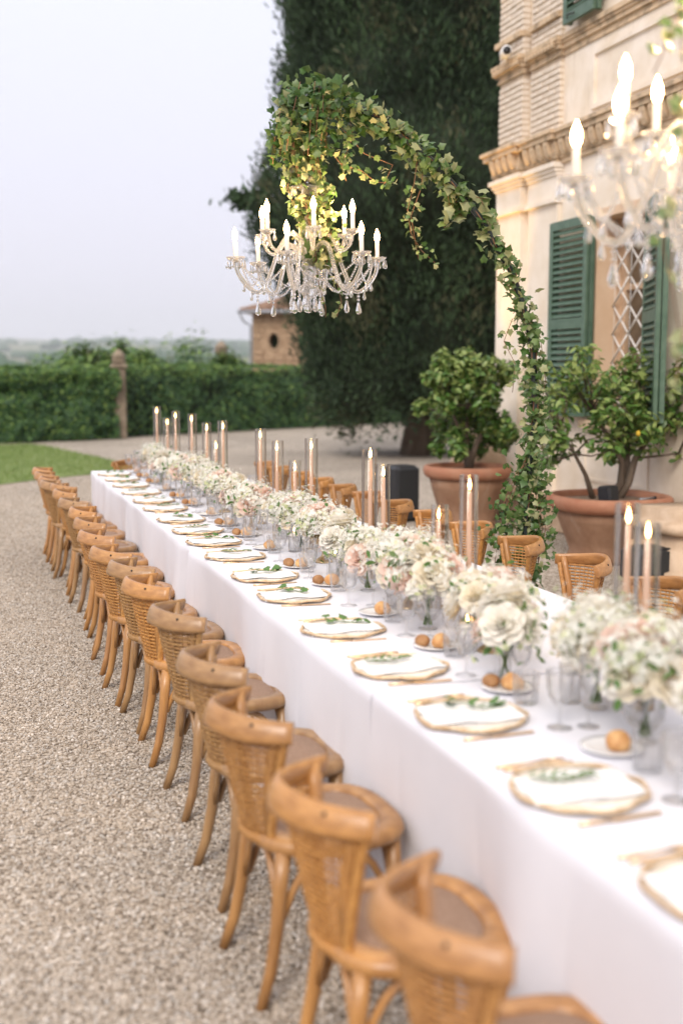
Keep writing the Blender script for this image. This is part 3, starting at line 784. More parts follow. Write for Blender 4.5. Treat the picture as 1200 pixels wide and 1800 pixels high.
    for y0, y1, pr in P: bx(m, XW-pr+.012, XW+.1, y0+.01, y1-.01, 4.36, 8.9)
    m.build('brick_backing', MAT['mortar'], root)
    bme = MB().box((0, 0, 0), (.10, .27, .052), bev=.006).mesh('brick', MAT['brick'])
    bmh = MB().box((0, 0, 0), (.10, .13, .052), bev=.006).mesh('brick', MAT['brick'])
    rng = random.Random(2)
    for y0, y1, pr in P:
        z = 4.38; row = 0
        while z < 6.35:
            if 5.09 < z < 5.34: z += .065; row += 1; continue
            y = y1; first = True
            while y > y0+.02:
                half = first and row % 2
                L_ = .14 if half else .28
                L_ = min(L_, y-y0)
                o = obj('brick', bmh if L_ < .2 else bme, root, (XW-pr+.042+rng.uniform(-.006, .006)-O.x, y-L_/2-O.y, z+.03), (0, 0, rng.uniform(-.01, .01)), (1, (L_-.012)/(.13 if L_ < .2 else .27), 1))
                y -= L_; first = False
            z += .065; row += 1
    # upper cornice, string course, panel
    m = MB()
    up_ = [(0, .025, .02), (.025, .07, .01), (.07, .12, .04), (.12, .15, .06), (.15, .20, .08)]
    cornice_run(Y0, 11.42, .0, 5.14, up_); cornice_run(11.42, 12.10, .05, 5.142, up_); cornice_run(12.20, 12.81, .10, 5.144, up_)
    for (y0, y1, pr, dz) in ((Y0, 11.42, 0, 0), (11.42, 12.10, .05, .002), (12.20, 12.81, .1, .004)):
        bx(m, XW-pr-.05, XW+.1, y0, y1+(.05 if pr > .06 else 0), 5.55+dz, 5.61+dz)
    c2 = m.build('cornice', MAT['cornice'], root)
    dent = MB().box((0, 0, 0), (.05, .045, .06), bev=.006).mesh('dentil', MAT['cornice'])
    y = 12.80
    for y0, y1, pr in ((12.20, 12.84, .1), (11.42, 12.10, .05)):
        y = y1-.03
        while y > y0: obj('dentil', dent, root, (XW-pr-.068-O.x, y-O.y, 5.255)); y -= .075
    m = MB()
    py0, py1, pz0, pz1 = 8.35, 10.75, 4.50, 4.99; w = .05
    for (a, b, c, d) in ((py0, py1, pz1, pz1+w), (py0, py1, pz0-w, pz0), (py0-w, py0, pz0-w, pz1+w), (py1, py1+w, pz0-w, pz1+w)): bx(m, XW-.03, XW+.05, a, b, c, d)
    m.build('panel_frame', MAT['plaster'], root)
    # shutters
    def shutter(loc, rz, wd, hh, rails, name='shutter', slat_n=None):
        fr = MB(); th = .045; st = .075
        for (a, b) in ((0, st), (wd-st, wd)): fr.box((0, -(a+b)/2, hh/2), (th, b-a, hh), bev=.006)
        zs = sorted([(0, .11), (hh-.09, hh)] + rails)
        for z0, z1 in zs: fr.box((0, -wd/2, (z0+z1)/2), (th*.96, wd-2*st+.01, z1-z0))
        f = fr.build(name, MAT['green_paint'], root); f.location = loc - O; f.rotation_euler = (0, 0, rz)
        sl = MB().box((0, 0, 0), (.012, wd-2*st+.006, .062), rot=(0, R(38), 0)).mesh('slat', MAT['green_paint'])
        for i in range(len(zs)-1):
            z0, z1 = zs[i][1], zs[i+1][0]; k = max(2, int(round((z1-z0)/.066)))
            for q in range(k): obj('slat', sl, f, (0, -wd/2, z0+(q+.5)*(z1-z0)/k))
        # thick side edge of the folded second leaf behind
        e_ = MB(); e_.box((.055, -wd+.02, hh/2), (.05, .05, hh*.995), bev=.005); e_.box((.055, -.03, hh/2), (.05, .05, hh*.995), bev=.005); e_.build('folded_leaf', MAT['green_paint'], f)
        return f
    shutter(Vector((XW-.13, 11.40, 1.28)), 0, .80, 2.08, [(.93, 1.04)])
    shutter(Vector((XW-.05, 9.66, 1.28)), R(-24), .80, 2.08, [(.93, 1.04)])
    shutter(Vector((XW-.14, 11.20, 5.38)), R(0), .62, 2.0, [(.9, 1.0)])
    # stone plinth: separate blocks with a rolled top course
    sme = MB().box((0, 0, 0), (1, 1, 1), bev=.06).mesh('stone', MAT['stone'])
    y = 12.84
    while y > 4.0:
        L_ = rng.uniform(.45, .8)
        pr = .28 if y > 12.3 else (.2 if y > 11.4 else .12)
        obj('stone', sme, root, (XW-pr+.2-O.x, y-L_/2-O.y, .15), None, (.4, L_-.012, .30)); y -= L_
    m = MB(); m.tube([(XW-.12-O.x, 11.4-O.y, .345), (XW-.12-O.x, 3-O.y, .345)], .05, 8); m.tube([(XW-.22-O.x, 12.84-O.y, .345), (XW-.22-O.x, 11.4-O.y, .345)], .05, 8)
    bx(m, XW-.14, XW+.1, 3, 12.83, .30, .385)
    m.build('plinth_moulding', MAT['stone'], root)
    # incised panel under the window
    m = MB()
    for (a, b, c, d) in ((9.6, 10.76, 1.02, 1.05), (9.6, 10.76, .60, .63), (9.57, 9.6, .60, 1.05), (10.76, 10.79, .60, 1.05)): bx(m, XW-.02, XW+.02, a, b, c, d)
    m.build('apron_panel', MAT['plaster'], root)
    m = MB(); m.tube([(XW-.1-O.x, 11.22-O.y, 5.44), (XW-.22-O.x, 11.0-O.y, 5.43), (XW-.1-O.x, 10.9-O.y, 5.46)], .008, 5); m.build('shutter_stay', MAT['bolt'], root)
villa()

# stone pieces in front of the wall
def stone_pedestal(loc, prof, label, name='stone_pedestal', n=28, ex=None, rz=0):
    root = empty(name, loc, rz); tag(root, label, 'pedestal')
    m = MB(); m.lathe(prof[0], n, ex=ex); m.build('base', MAT['stone'], root)
    m = MB(); m.lathe(prof[1], n, ex=ex); m.build('top', MAT['stone'], root)
c = at(912, 910, Z=0)
stone_pedestal((5.98, 12.75, 0), ([(.52, 0), (.52, .12), (.47, .16), (.47, .3), (.43, .34), (.40, .48)], [(.40, .48), (.42, .52), (.38, .60), (.34, .72), (.27, .84), (.20, .95), (.22, 1.0), (.20, 1.05), (0, 1.06)]), 'bulging carved sandstone block at the foot of the villa corner')
c = at(1188, 1000, Z=0)
stone_pedestal((5.86, 8.28, 0), ([(.44, 0), (.44, .10), (.40, .11), (.40, .28), (.36, .29), (.36, .40)], [(.36, .40), (.42, .42), (.44, .46), (.42, .50), (.34, .52), (.34, .60), (0, .60)]), 'stepped sandstone pedestal with rolled edge by the wide lemon pot', ex=8, n=32)

# security camera
def seccam():
    p = at(888, 92, X=XW-.24)
    root = empty('security_camera', p); tag(root, 'small white security camera on the villa corner', 'camera')
    m = MB(); m.tube([(0, -.13, 0), (0, -.125, 0), (0, .12, 0), (0, .14, 0)], [.05, .062, .062, .05], 14); b = m.build('housing', MAT['cam_white'], root)
    m = MB(); m.tube([(0, -.145, 0), (0, -.131, 0)], .045, 12); m.build('lens', MAT['black'], root)
    m = MB(); m.tube([(0, .10, -.03), (.05, .14, -.06), (.16, .16, -.06)], .022, 8); m.build('bracket', MAT['cam_white'], root)
    root.rotation_euler = (R(6), 0, R(-20))
seccam()

# small uplight at the foot of the corner, that washes the mouldings
def uplight():
    root = empty('uplight', (5.45, 12.42, 0)); tag(root, 'low black uplight on the gravel at the villa corner', 'light')
    m = MB(); m.lathe([(.07, 0), (.07, .02), (.05, .03), (.05, .10), (.06, .12), (.055, .13)], 14); m.build('housing', MAT['black'], root)
    m = MB(); m.lathe([(.048, .131), (0, .132)], 14, cap=False); m.build('lens', emit('uplight_lens', (1, .62, .22), 6), root)
    ld = bpy.data.lights.new('uplight_beam', 'SPOT'); ld.energy = 520; ld.color = (1, .58, .16); ld.spot_size = R(24); ld.spot_blend = .7; ld.shadow_soft_size = .05
    lo = bpy.data.objects.new('uplight_beam', ld); COL.objects.link(lo); lo.parent = root; lo.location = (0, 0, .15)
    tgt = Vector((6.12, 12.50, 4.15)) - Vector((5.45, 12.42, .15)); lo.rotation_euler = tgt.to_track_quat('-Z', 'Y').to_euler()
uplight()

# ------------------------------------------------------------------ lemon trees in terracotta pots
def pot_parts(root, Rr, Hh, ex=2.0):
    m = MB()
    m.lathe([(Rr*.60, 0), (Rr*.63, .03), (Rr*.63, .07), (Rr*.60, .085), (Rr*.66, Hh*.3), (Rr*.80, Hh*.62), (Rr*.86, Hh-.14)], 40, mi=0, ex=ex)
    m.build('pot_body', MAT['terracotta_body'], root)
    m = MB(); m.lathe([(Rr*.86, Hh-.14), (Rr*.93, Hh-.13), (Rr*.98, Hh-.10), (Rr, Hh-.055), (Rr*.98, Hh-.012), (Rr*.94, Hh), (Rr*.88, Hh-.005), (Rr*.86, Hh-.02), (Rr*.84, Hh-.12)], 40, cap=False, ex=ex)
    m.build('pot_rim', MAT['terracotta'], root)
    m = MB(); m.lathe([(Rr*.85, Hh-.06), (Rr*.5, Hh-.045), (0.0, Hh-.035)], 24, cap=False, ex=ex); m.build('soil', MAT['soil'], root)

def lemon_tree(loc, Rr, Hh, trunks, clumps, label, seed, leaf, nleaf, probs, lemons, ex=2.0):
    rng = np.random.RandomState(seed)
    root = empty('potted_lemon_tree', loc); tag(root, label, 'potted tree')
    pot_parts(root, Rr, Hh, ex)
    m = MB()
    for path, r0 in trunks:
        P = [Vector(p) for p in path]; k = len(P); m.tube(P, [r0*(1-.75*i/(k-1)) for i in range(k)], 8)
    # twigs to clumps
    cl = np.array(clumps)
    ends = [Vector(p[0][-1]) for p in trunks] + [Vector(p[0][-2]) for p in trunks]
    for c_ in cl:
        cc = Vector(c_[:3]); e0 = min(ends, key=lambda q: (q-cc).length)
        mid = (e0+cc)/2 + Vector(rng.normal(size=3)*.04); m.tube([e0, mid, cc, cc+(cc-mid)*.5], [.011, .008, .005, .002], 5)
    m.build('trunk', MAT['bark'], root)
    w = cl[:, 3]**2.2; idx = rng.choice(len(cl), nleaf, p=w/w.sum())
    d = rng.normal(size=(nleaf, 3)); d /= np.linalg.norm(d, axis=1)[:, None]
    P = cl[idx, :3] + d*(cl[idx, 3:4]*rng.uniform(.35, 1.0, (nleaf, 1))**.7)
    V, F = scatter(LEAF_V, LEAF_F, P, rng.uniform(leaf[0], leaf[1], nleaf), d*.6 + [0, 0, .7], .75, rng)
    # young pale leaves towards the top
    top = (P[:, 2]-P[:, 2].min())/(np.ptp(P[:, 2])+1e-6); pale = rng.uniform(size=nleaf) < probs[2]*(.3+1.4*top)
    mi = np.where(pale, 2, rng.choice([0, 1], nleaf, p=[probs[0], 1-probs[0]]))
    big = 220
    k = len(LEAF_V); kf = len(LEAF_F)
    order = np.argsort(P[:, 1]+rng.normal(size=nleaf)*.2)       # those turned to the table, as single leaves
    sel, rest = order[:big], order[big:]
    Vr = V.reshape(nleaf, k, 3)
    Fr = (np.array(LEAF_F)[None]+(np.arange(len(rest))*k)[:, None, None]).reshape(-1, 3)
    o = obj('crown', np_mesh('crown', Vr[rest].reshape(-1, 3), Fr, [MAT['lemon_a'], MAT['lemon_b'], MAT['lemon_c']], np.repeat(mi[rest], kf)), root); o['kind'] = 'stuff'
    lm = [np_mesh('leaf', LEAF_V, LEAF_F, MAT[q]) for q in ('lemon_a', 'lemon_b', 'lemon_c')]
    for i in sel:
        zz = Vector(d[i]*.6+np.array([0, 0, .7])+rng.normal(size=3)*.5).normalized(); q = zz.to_track_quat('Z', 'Y').to_euler(); 
        o = obj('leaf', lm[int(mi[i])], root, P[i], q, float(rng.uniform(leaf[0], leaf[1])))
        o.rotation_euler.rotate_axis('Z', float(rng.uniform(0, 6.28)))
    lme = MB().ball((0, 0, 0), .021, 10, 7, sc=(1, 1, 1.3)).mesh('lemon', MAT['lemon'])
    for p in lemons: obj('lemon', lme, root, p)
    return root

# left one: dense dome
rng0 = np.random.RandomState(8); cl = []
for k in range(62):
    a = rng0.uniform(0, 6.28); q = math.sqrt(rng0.uniform(0, 1))*.50; z = rng0.uniform(.86, 1.90)
    f_ = math.sqrt(max(0, 1-((z-1.35)/.66)**2)); q = q*f_*1.14
    cl.append((q*math.cos(a), q*math.sin(a), z, rng0.uniform(.09, .16)))
lemon_tree((5.39, 11.8, 0), .505, .70, [([(0, 0, .62), (.02, 0, .8), (-.08, .0, 1.05), (-.25, 0, 1.4)], .05), ([(.02, 0, .66), (.1, .02, .9), (.25, 0, 1.2), (.3, 0, 1.6)], .045), ([(0, .02, .7), (.0, .05, 1.1), (.02, 0, 1.7)], .04)],
           cl, 'dense rounded lemon tree in a terracotta pot, the farther of two', 3, (.055, .105), 6200, (.38, .4, .42), [(.42, -.2, 1.0)])
# right one: open, many stemmed, oval pot
cl = []
for k in range(88):
    x = rng0.uniform(-.70, 1.18); y = rng0.uniform(-.35, .4)
    z = rng0.uniform(1.02, 1.88) - .25*(x/.95)**2*rng0.uniform(0, 1)
    if x > .35 and z < 1.15: z += .15
    cl.append((x, y, z, rng0.uniform(.08, .19)))
cl += [(.55, -.2, .98, .07), (.68, -.2, .88, .07), (-.55, -.1, 1.3, .12), (-.6, -.1, 1.15, .1), (.3, -.3, 1.1, .1), (.2, -.3, 1.3, .14)]
lemon_tree((5.656, 9.23, 0), .545, .62, [([(.02, 0, .56), (.12, 0, .72), (.13, 0, .92), (.0, 0, 1.12), (-.2, 0, 1.4)], .045), ([(.08, 0, .56), (.2, 0, .72), (.27, .0, .95), (.42, 0, 1.15), (.7, 0, 1.45)], .05), ([(.2, .02, .72), (.25, .1, 1.05), (.3, .1, 1.5)], .035),
            ([(-.14, .05, .58), (-.22, .05, .8), (-.36, .02, 1.0), (-.52, 0, 1.25)], .03), ([(.27, 0, .95), (.45, -.15, .98), (.6, -.2, 1.0), (.68, -.2, .9)], .014)],
           cl, 'wide open-branched lemon tree in an oval terracotta pot by the window', 4, (.055, .105), 3400, (.38, .4, .42), [(.66, -.22, 1.5), (.72, -.2, 1.62), (.1, -.30, 1.2)], ex=2.6)
# things in and by the pots
def speaker_box(loc, rz, size, label, name='loudspeaker', tilt=0):
    root = empty(name, loc, rz); tag(root, label, 'speaker')
    w, d, h = size
    m = MB(); m.box((0, 0, h/2), (w, d, h), bev=min(w, d)*.12); m.build('cabinet', MAT['black'], root)
    m = MB(); m.box((0, -d/2-.002, h*.5), (w*.84, .012, h*.88), bev=.004); m.build('grille', M('speaker_mesh', (.02, .022, .024), .8, bump=.4, bscale=400), root)
    m = MB(); m.box((-w*.25, -d/2-.012, h*.1), (w*.2, .004, .01)); m.build('badge', MAT['grey_metal'], root)
    root.rotation_euler = (tilt, 0, rz)
    return root
speaker_box((5.47, 8.93, .57), R(28), (.155, .13, .165), 'small black speaker box resting in the oval lemon pot', tilt=R(-6))
speaker_box((4.86, 12.5, 0), R(10), (.33, .33, .66), 'tall black loudspeaker standing on the gravel beside the rounded lemon tree')
speaker_box((5.45, 8.15, 0), R(0), (.5, .34, .30), 'low black speaker cabinet on the ground at the stepped pedestal')
root = empty('garden_hose_tap', (5.90, 8.98, .585), R(20)); tag(root, 'grey metal tube lying on the soil of the oval pot', 'pipe')
m = MB(); m.tube([(-.1, 0, .012), (0, 0, .012), (.1, .0, .012)], .011, 8); m.build('tube', MAT['grey_metal'], root)
m = MB(); m.tube([(.1, 0, .012), (.13, 0, .012)], .016, 8); m.build('nozzle', MAT['black'], root)

# ================================================================== TABLE
TX0, TX1, TZ = 1.178, 2.50, .76
TCX = (TX0+TX1)/2
TY0, TY1 = .7, 11.62
def tablecloth(y0, y1, label, seed, end0=False, end1=False, dz=0, out=0):
    rng = np.random.RandomState(seed)
    V = []; F = []
    ny = max(2, int((y1-y0)/.02)); ys = np.linspace(y0, y1, ny+1)
    ph = rng.uniform(0, 6.28, 8)
    def amp(y, z, side):
        cr = -.0035*(math.exp(-((y-y0)%.52-.26)**2/.0004)+math.exp(-(z-.36)**2/.0002))
        t = (TZ-z)/TZ
        w = (math.sin(y*5.1+ph[0])*.016 + math.sin(y*11.7+ph[1]+side+2*math.sin(y*1.7))*.010*(.5+.5*math.sin(y*1.3)) + math.sin(y*2.3+ph[2])*.02 + max(0, math.sin(y*3.1+ph[3]+side*2))**8*.03)
        edge_ = min(y-y0, y1-y)
        fl = .018*math.exp(-edge_/.10) if edge_ < .4 else 0
        return (w*1.7 + fl)*t**.8 + .012*t + cr*min(1, t*3)
    prof = []
    # up the outer side
    for z in np.linspace(.008, TZ-.03, 34): prof.append(('L', z))
    prof += [('C', (TX0+.0035, TZ-.012)), ('C', (TX0+.012, TZ-.0035))]
    for x in np.linspace(TX0+.03, TX1-.03, 22): prof.append(('T', x))
    prof += [('C', (TX1-.012, TZ-.0035)), ('C', (TX1-.0035, TZ-.012))]
    for z in np.linspace(TZ-.03, .008, 16): prof.append(('R', z))
    npf = len(prof)
    for y in ys:
        for kind, q in prof:
            if kind == 'L': V.append((TX0-out-amp(y, q, 0), y, q+dz))
            elif kind == 'R': V.append((TX1+out+amp(y, q, 1), y, q+dz))
            elif kind == 'C': V.append((q[0], y, q[1]+dz))
            else: V.append((q, y, TZ+dz + .0012*math.sin(y*4+q*7+ph[4])))
    for j in range(ny):
        for i in range(npf-1): F.append((j*npf+i, j*npf+i+1, (j+1)*npf+i+1, (j+1)*npf+i))
    o_v = len(V)
    for flag, yy, sgn in ((end0, y0, -1), (end1, y1, 1)):
        if not flag: continue
        b = len(V); nx, nz = 30, 12
        for j in range(nz+1):
            z = .008 + (TZ-.008)*j/nz; t = 1-j/nz
            for i in range(nx+1):
                x = TX0+(TX1-TX0)*i/nx
                am = (math.sin(x*14+ph[5])*.012+math.sin(x*27)*.006+.015)*t
                V.append((x, yy+sgn*am, z+dz))
        for j in range(nz):
            for i in range(nx): a = b+j*(nx+1)+i; F.append((a, a+1, a+nx+2, a+nx+1))
    o = obj('tablecloth', np_mesh('tablecloth', V, F, MAT['cloth'], smooth=True)); tag(o, label, 'tablecloth', 'white tablecloths laid end to end on the long table')
def table_under(y0, y1, label):
    root = empty('trestle_table', (TCX, (y0+y1)/2, 0)); tag(root, label, 'table')
    m = MB(); m.box((0, 0, TZ-.03), (TX1-TX0-.06, y1-y0-.02, .04)); m.build('tabletop', MAT['bark'], root)
    lg = MB().tube([(0, 0, 0), (0, 0, TZ-.05)], .022, 8).mesh('leg', MAT['bolt'])
    for sx_ in (-1, 1):
        for sy_ in (-1, 1): obj('leg', lg, root, (sx_*(TX1-TX0)*.36, sy_*(y1-y0)*.4, 0))
SEG = [(TY0, 3.3), (3.3, 6.32), (6.32, 9.0), (9.0, TY1)]
nm = ['closest to the camera, with four near place settings', 'just before the middle seam', 'just past the middle seam', 'at the far end by the lawn']
for i, (a, b) in enumerate(SEG):
    tablecloth(a-(.03 if i else 0), b, 'white floor-length tablecloth over the long table, ' + nm[i], 30+i, i == 0, i == len(SEG)-1, dz=.0022*(i % 2), out=.004*(i % 2))

table_under(TY0, TY1, 'long dining table wholly covered by the white cloths')

# ------------------------------------------------------------------ chairs
def make_chair():
    root = empty('cane_chair'); tag(root, 'x', 'chair')
    ex = 3.0
    def sup(a, A, B):
        ca, sa = math.cos(a), math.sin(a); q = (abs(ca)**ex+abs(sa)**ex)**(-1/ex); return (A*ca*q, B*sa*q*(1.0+.06*(ca*q)))
    m = MB(); n = 40
    rings = [(.205, .205, .418), (.222, .222, .428), (.226, .226, .445), (.220, .220, .462), (.205, .205, .468), (.168, .172, .468), (.160, .164, .458), (.160, .164, .425)]
    for A, B, z in rings:
        for j in range(n): x, y = sup(2*math.pi*j/n, A, B); m.v.append((x, y, z))
    for i in range(len(rings)):
        for j in range(n):
            i2 = (i+1) % len(rings)
            m.f.append((i*n+j, i*n+(j+1) % n, i2*n+(j+1) % n, i2*n+j)); m.m.append(0); m.sm.append(True)
    m.build('seat', MAT['wood'], root)
    m = MB(); k = 6
    for i in range(k+1):
        s = 1-i/k
        for j in range(n): x, y = sup(2*math.pi*j/n, .163*s, .167*s); m.v.append((x, y, .457+.010*(1-s*s)))
    for i in range(k):
        for j in range(n): m.f.append((i*n+j, i*n+(j+1) % n, (i+1)*n+(j+1) % n, (i+1)*n+j)); m.m.append(0); m.sm.append(True)
    m.build('cane_seat', MAT['cane_seat'], root)
    for s in (-1, 1):
        m = MB(); m.tube([(-.165, s*.15, .43), (-.178, s*.158, .33), (-.19, s*.167, .22), (-.212, s*.176, .10), (-.245, s*.186, 0)], [.023, .022, .020, .018, .016], 10); m.build('leg', MAT['wood'], root)
        m = MB(); m.tube([(.16, s*.165, .43), (.168, s*.172, .25), (.18, s*.18, .10), (.195, s*.188, 0)], [.022, .021, .018, .015], 10); m.build('leg', MAT['wood'], root)
    def arch(p0, p1, h0, h1, r=.0115):
        p0, p1 = Vector(p0), Vector(p1); P = []
        for i in range(13):
            t = i/12; u = abs(2*t-1); z = h0+(h1-h0)*(1-u**3.0); P.append(p0.lerp(p1, t)+Vector((0, 0, z)))
        return MB().tube(P, r, 7)
    arch((-.182, -.15, 0), (-.182, .15, 0), .24, .412).build('brace', MAT['wood'], root)
    arch((.165, -.16, 0), (.165, .16, 0), .24, .412).build('brace', MAT['wood'], root)
    for s in (-1, 1): arch((-.17, s*.16, 0), (.15, s*.17, 0), .24, .410).build('brace', MAT['wood'], root)
    # the back: a shield that widens upward and wraps round
    def S(u, v, off=0.0):
        hw = .118+.080*max(v, 0)**1.3
        c = .040+.085*v
        x = -.232-.072*v + c*u*u; y = hw*u*(1-.04*u*u); z = .452+.312*v
        return Vector((x-off, y, z))
    rows, cols = 19, 19
    m = MB()
    for r_ in range(rows):
        v = (r_+.5)/rows
        P = [S(-1+2*i/22, v, .0022*math.sin(math.pi*(i*cols/22.0)+math.pi*r_)) for i in range(23)]
        m.tube(P, .0052, 4, flat=.45, closed_ends=False)
    for c_ in range(cols):
        u = -1+2*(c_+.5)/cols
        P = [S(u, i/11, .0022*math.sin(math.pi*(i*rows/11.0)+math.pi*c_+1.57)) for i in range(12)]
        m.tube(P, .0045, 4, flat=.45, closed_ends=False)
    m.build('woven_back', MAT['rattan'], root)['kind'] = 'stuff'
    # wrapped border at foot and sides
    m = MB()
    P = []; rr = []
    for i in range(61): P.append(S(-1.02+2.04*i/60, -.02)); rr.append(.0135+.0022*(i % 2))
    m.tube(P, rr, 7)
    m.build('woven_border', MAT['rattan'], root)
    for s in (-1, 1):
        m = MB(); P = []; rr = []
        for i in range(45): P.append(S(s*1.02, i/44*1.0)); rr.append(.0125+.002*(i % 2))
        m.tube(P, rr, 7); m.build('wrapped_post', MAT['rattan'], root)
        m = MB(); m.tube([(-.185, s*.105, .44), S(s*.80, .6, -.02), S(s*.86, .95, -.021), S(s*.88, 1.115, -.020)], [.015, .0155, .016, .0155], 10); m.build('post', MAT['wood'], root)
        m = MB(); q = S(s*.72, 1.12, .0105); m.ball(q, .0055, 8, 5); q = S(s*.88, 1.12, -.033); m.ball(q, .006, 8, 5); m.build('bolt', MAT['bolt'], root)
    # bent top rail
    m = MB(); n = 12; K = 33
    for i in range(K):
        u = -1.10+2.2*i/(K-1)
        hh = .034*(1-.12*abs(u)**4); th = .0135*(1+.15*abs(u)**3)*(1-.1*abs(u)**4)
        c = Vector((-.232-.080 + .130*u*u - .012*math.cos(u*1.5), .200*u*(1-.05*u*u), .790 + .008*math.cos(u*3.2)))
        du = Vector((.26*u+.018*math.sin(u*1.5), .200*(1-.15*u*u), 0)).normalized(); nn = Vector((du.y, -du.x, 0))
        for j in range(n):
            a = 2*math.pi*j/n; ca, sa = math.cos(a), math.sin(a); q = (abs(ca)**3.2+abs(sa)**3.2)**(-1/3.2)
            m.v.append(c + nn*(th*ca*q + .006*(sa*q)**2*0 + .010*sa*q) + Vector((0, 0, hh*sa*q)))
    for i in range(K-1):
        for j in range(n): m.f.append((i*n+j, i*n+(j+1) % n, (i+1)*n+(j+1) % n, (i+1)*n+j)); m.m.append(0); m.sm.append(True)
    m.f += [tuple(range(n-1, -1, -1)), tuple(range((K-1)*n, K*n))]; m.m += [0, 0]; m.sm += [False, False]
    m.build('top_rail', MAT['wood_rail'], root)
    return root
chair0 = make_chair(); used = [False]
def place_chair(x, y, rz, label, group, tint):
    o = chair0 if not used[0] else copy_tree(chair0); used[0] = True
    put(o, (x, y, 0), rz, tint); o['label'] = label; o['group'] = group
    return o
tints = [(1.08, 1.02, .92, 1), (1.0, .94, .85, 1), (.90, .95, 1.05, 1), (1.18, 1.08, .9, 1), (.86, .92, 1.05, 1), (1.1, 1.02, .98, 1)]
rail_px = [(61.5, 824.4), (65.5, 832), (75.5, 840), (78, 846.7), (91, 852), (99.5, 863), (112, 878), (126, 895.5), (139, 914), (149, 935.5), (170.7, 964), (202, 989), (230, 1020), (270, 1067), (319, 1146), (371, 1225), (480, 1346), (614, 1503), (888, 1772)]
tones = ['honey', 'honey', 'greyish', 'honey', 'greyish', 'honey']
rg = random.Random(12)
# nearest first: along the outer (lawn) side of the table
nlist = list(reversed(rail_px)); tl = [3, 5, 3, 1, 4, 4, 3, 2, 0, 5, 1, 3, 4, 0, 1, 2, 5, 1, 3]
DY = [-.44, -.22, -.14, -.08, -.05, -.03]
for i, (x, y) in enumerate(nlist):
    p = at(x, y, Z=.815)
    place_chair(p.x+.307+rg.uniform(-.014, .014), p.y-.01+(DY[i] if i < len(DY) else 0), R(rg.uniform(-6, 6)), 'cane-backed %s wood chair on the gravel side of the table, %s from the camera' % ('greyish' if tl[i] in (2, 4) else 'honey', ORD[i]), 'cane-backed chairs along the gravel side of the table', tints[tl[i]])
YR = [3.72, 4.33, 5.02, 5.72, 6.36, 7.02, 7.68, 8.30, 8.92, 9.55, 10.2, 10.85, 11.5]
for i, y in enumerate(YR):
    place_chair(3.04-.305+rg.uniform(-.015, .015), y+.0, R(180+rg.uniform(-4, 4)), 'honey cane-backed chair on the villa side of the table, %s from the camera' % ORD[i], 'cane-backed chairs along the villa side of the table', tints[[3, 0, 5, 1, 3][i % 5]])
hc = at(219, 815, Z=.70)
place_chair(1.62, 11.98, R(-90-14), 'cane-backed chair at the head of the table, beyond the last plates', 'cane-backed chair at the table head', tints[1])

# ------------------------------------------------------------------ place settings
def make_charger():
    root = empty('charger_plate'); tag(root, 'x', 'plate')
    m = MB(); m.lathe([(.10, 0), (.12, .003), (.152, .009), (.154, .012), (.12, .0095), (.0, .009)], 40, cap=False); m.build('plate', MAT['charger'], root)
    m = MB(); V = []; n = 56; k = 7
    for i in range(n):
        a = 2*math.pi*i/n; w = .158+.004*math.sin(a*5+1)+.002*math.sin(a*11); z = .0125+.0025*math.sin(a*7)
        rr = .0068+.001*math.sin(a*9)
        for j in range(k):
            b = 2*math.pi*j/k; m.v.append(((w+rr*math.cos(b))*math.cos(a), (w+rr*math.cos(b))*math.sin(a), z+rr*.85*math.sin(b)))
    for i in range(n):
        for j in range(k): i2 = (i+1) % n; m.f.append((i*k+j, i2*k+j, i2*k+(j+1) % k, i*k+(j+1) % k)); m.m.append(0); m.sm.append(True)
    m.build('rim', MAT['charger_rim'], root)
    return root
def napkin_mesh(seed):
    rng = np.random.RandomState(seed); V = []; F = []; nx, ny = 26, 14
    for layer, (zz, sc) in enumerate(((.0125, 1.0), (.022, .985))):
        b = len(V)
        for j in range(ny+1):
            for i in range(nx+1):
                u, v = i/nx*2-1, j/ny*2-1
                e_ = max(abs(u), abs(v))
                x = u*.142*sc; y = v*.090*sc*(1+.04*math.sin(u*3+seed))
                z = zz + .0025*math.sin(u*6+seed+layer) + .002*math.sin(v*7+u*3+seed*2) - (.006 if e_ > .97 else 0)
                V.append((x, y, z))
        for j in range(ny):
            for i in range(nx): a = b+j*(nx+1)+i; F.append((a, a+1, a+nx+2, a+nx+1))
    # skirt joining both layers
    return np_mesh('napkin', V, F, MAT['napkin'], smooth=True)
napk = [napkin_mesh(s) for s in range(4)]
def fork_mesh():
    m = MB()
    m.tube([(0, -.095, .004), (0, -.05, .004), (0, 0, .006), (0, .035, .006)], [.0048, .004, .0026, .0035], 8)
    m.box((0, .048, .0065), (.020, .024, .0022), bev=.0008)
    for k in (-1.5, -.5, .5, 1.5): m.tube([(k*.0055, .058, .0065), (k*.0055, .098, .005)], [.0014, .0009], 5)
    return m.mesh('fork', MAT['gold'])
def knife_mesh():
    m = MB(); m.tube([(0, -.105, .0045), (0, -.02, .0045)], [.0048, .0042], 8)
    m.box((0.001, .045, .0045), (.015, .13, .002), bev=.0007, rot=(0, 0, R(1.5)))
    return m.mesh('knife', MAT['gold'])
forkm, knifem = fork_mesh(), knife_mesh()
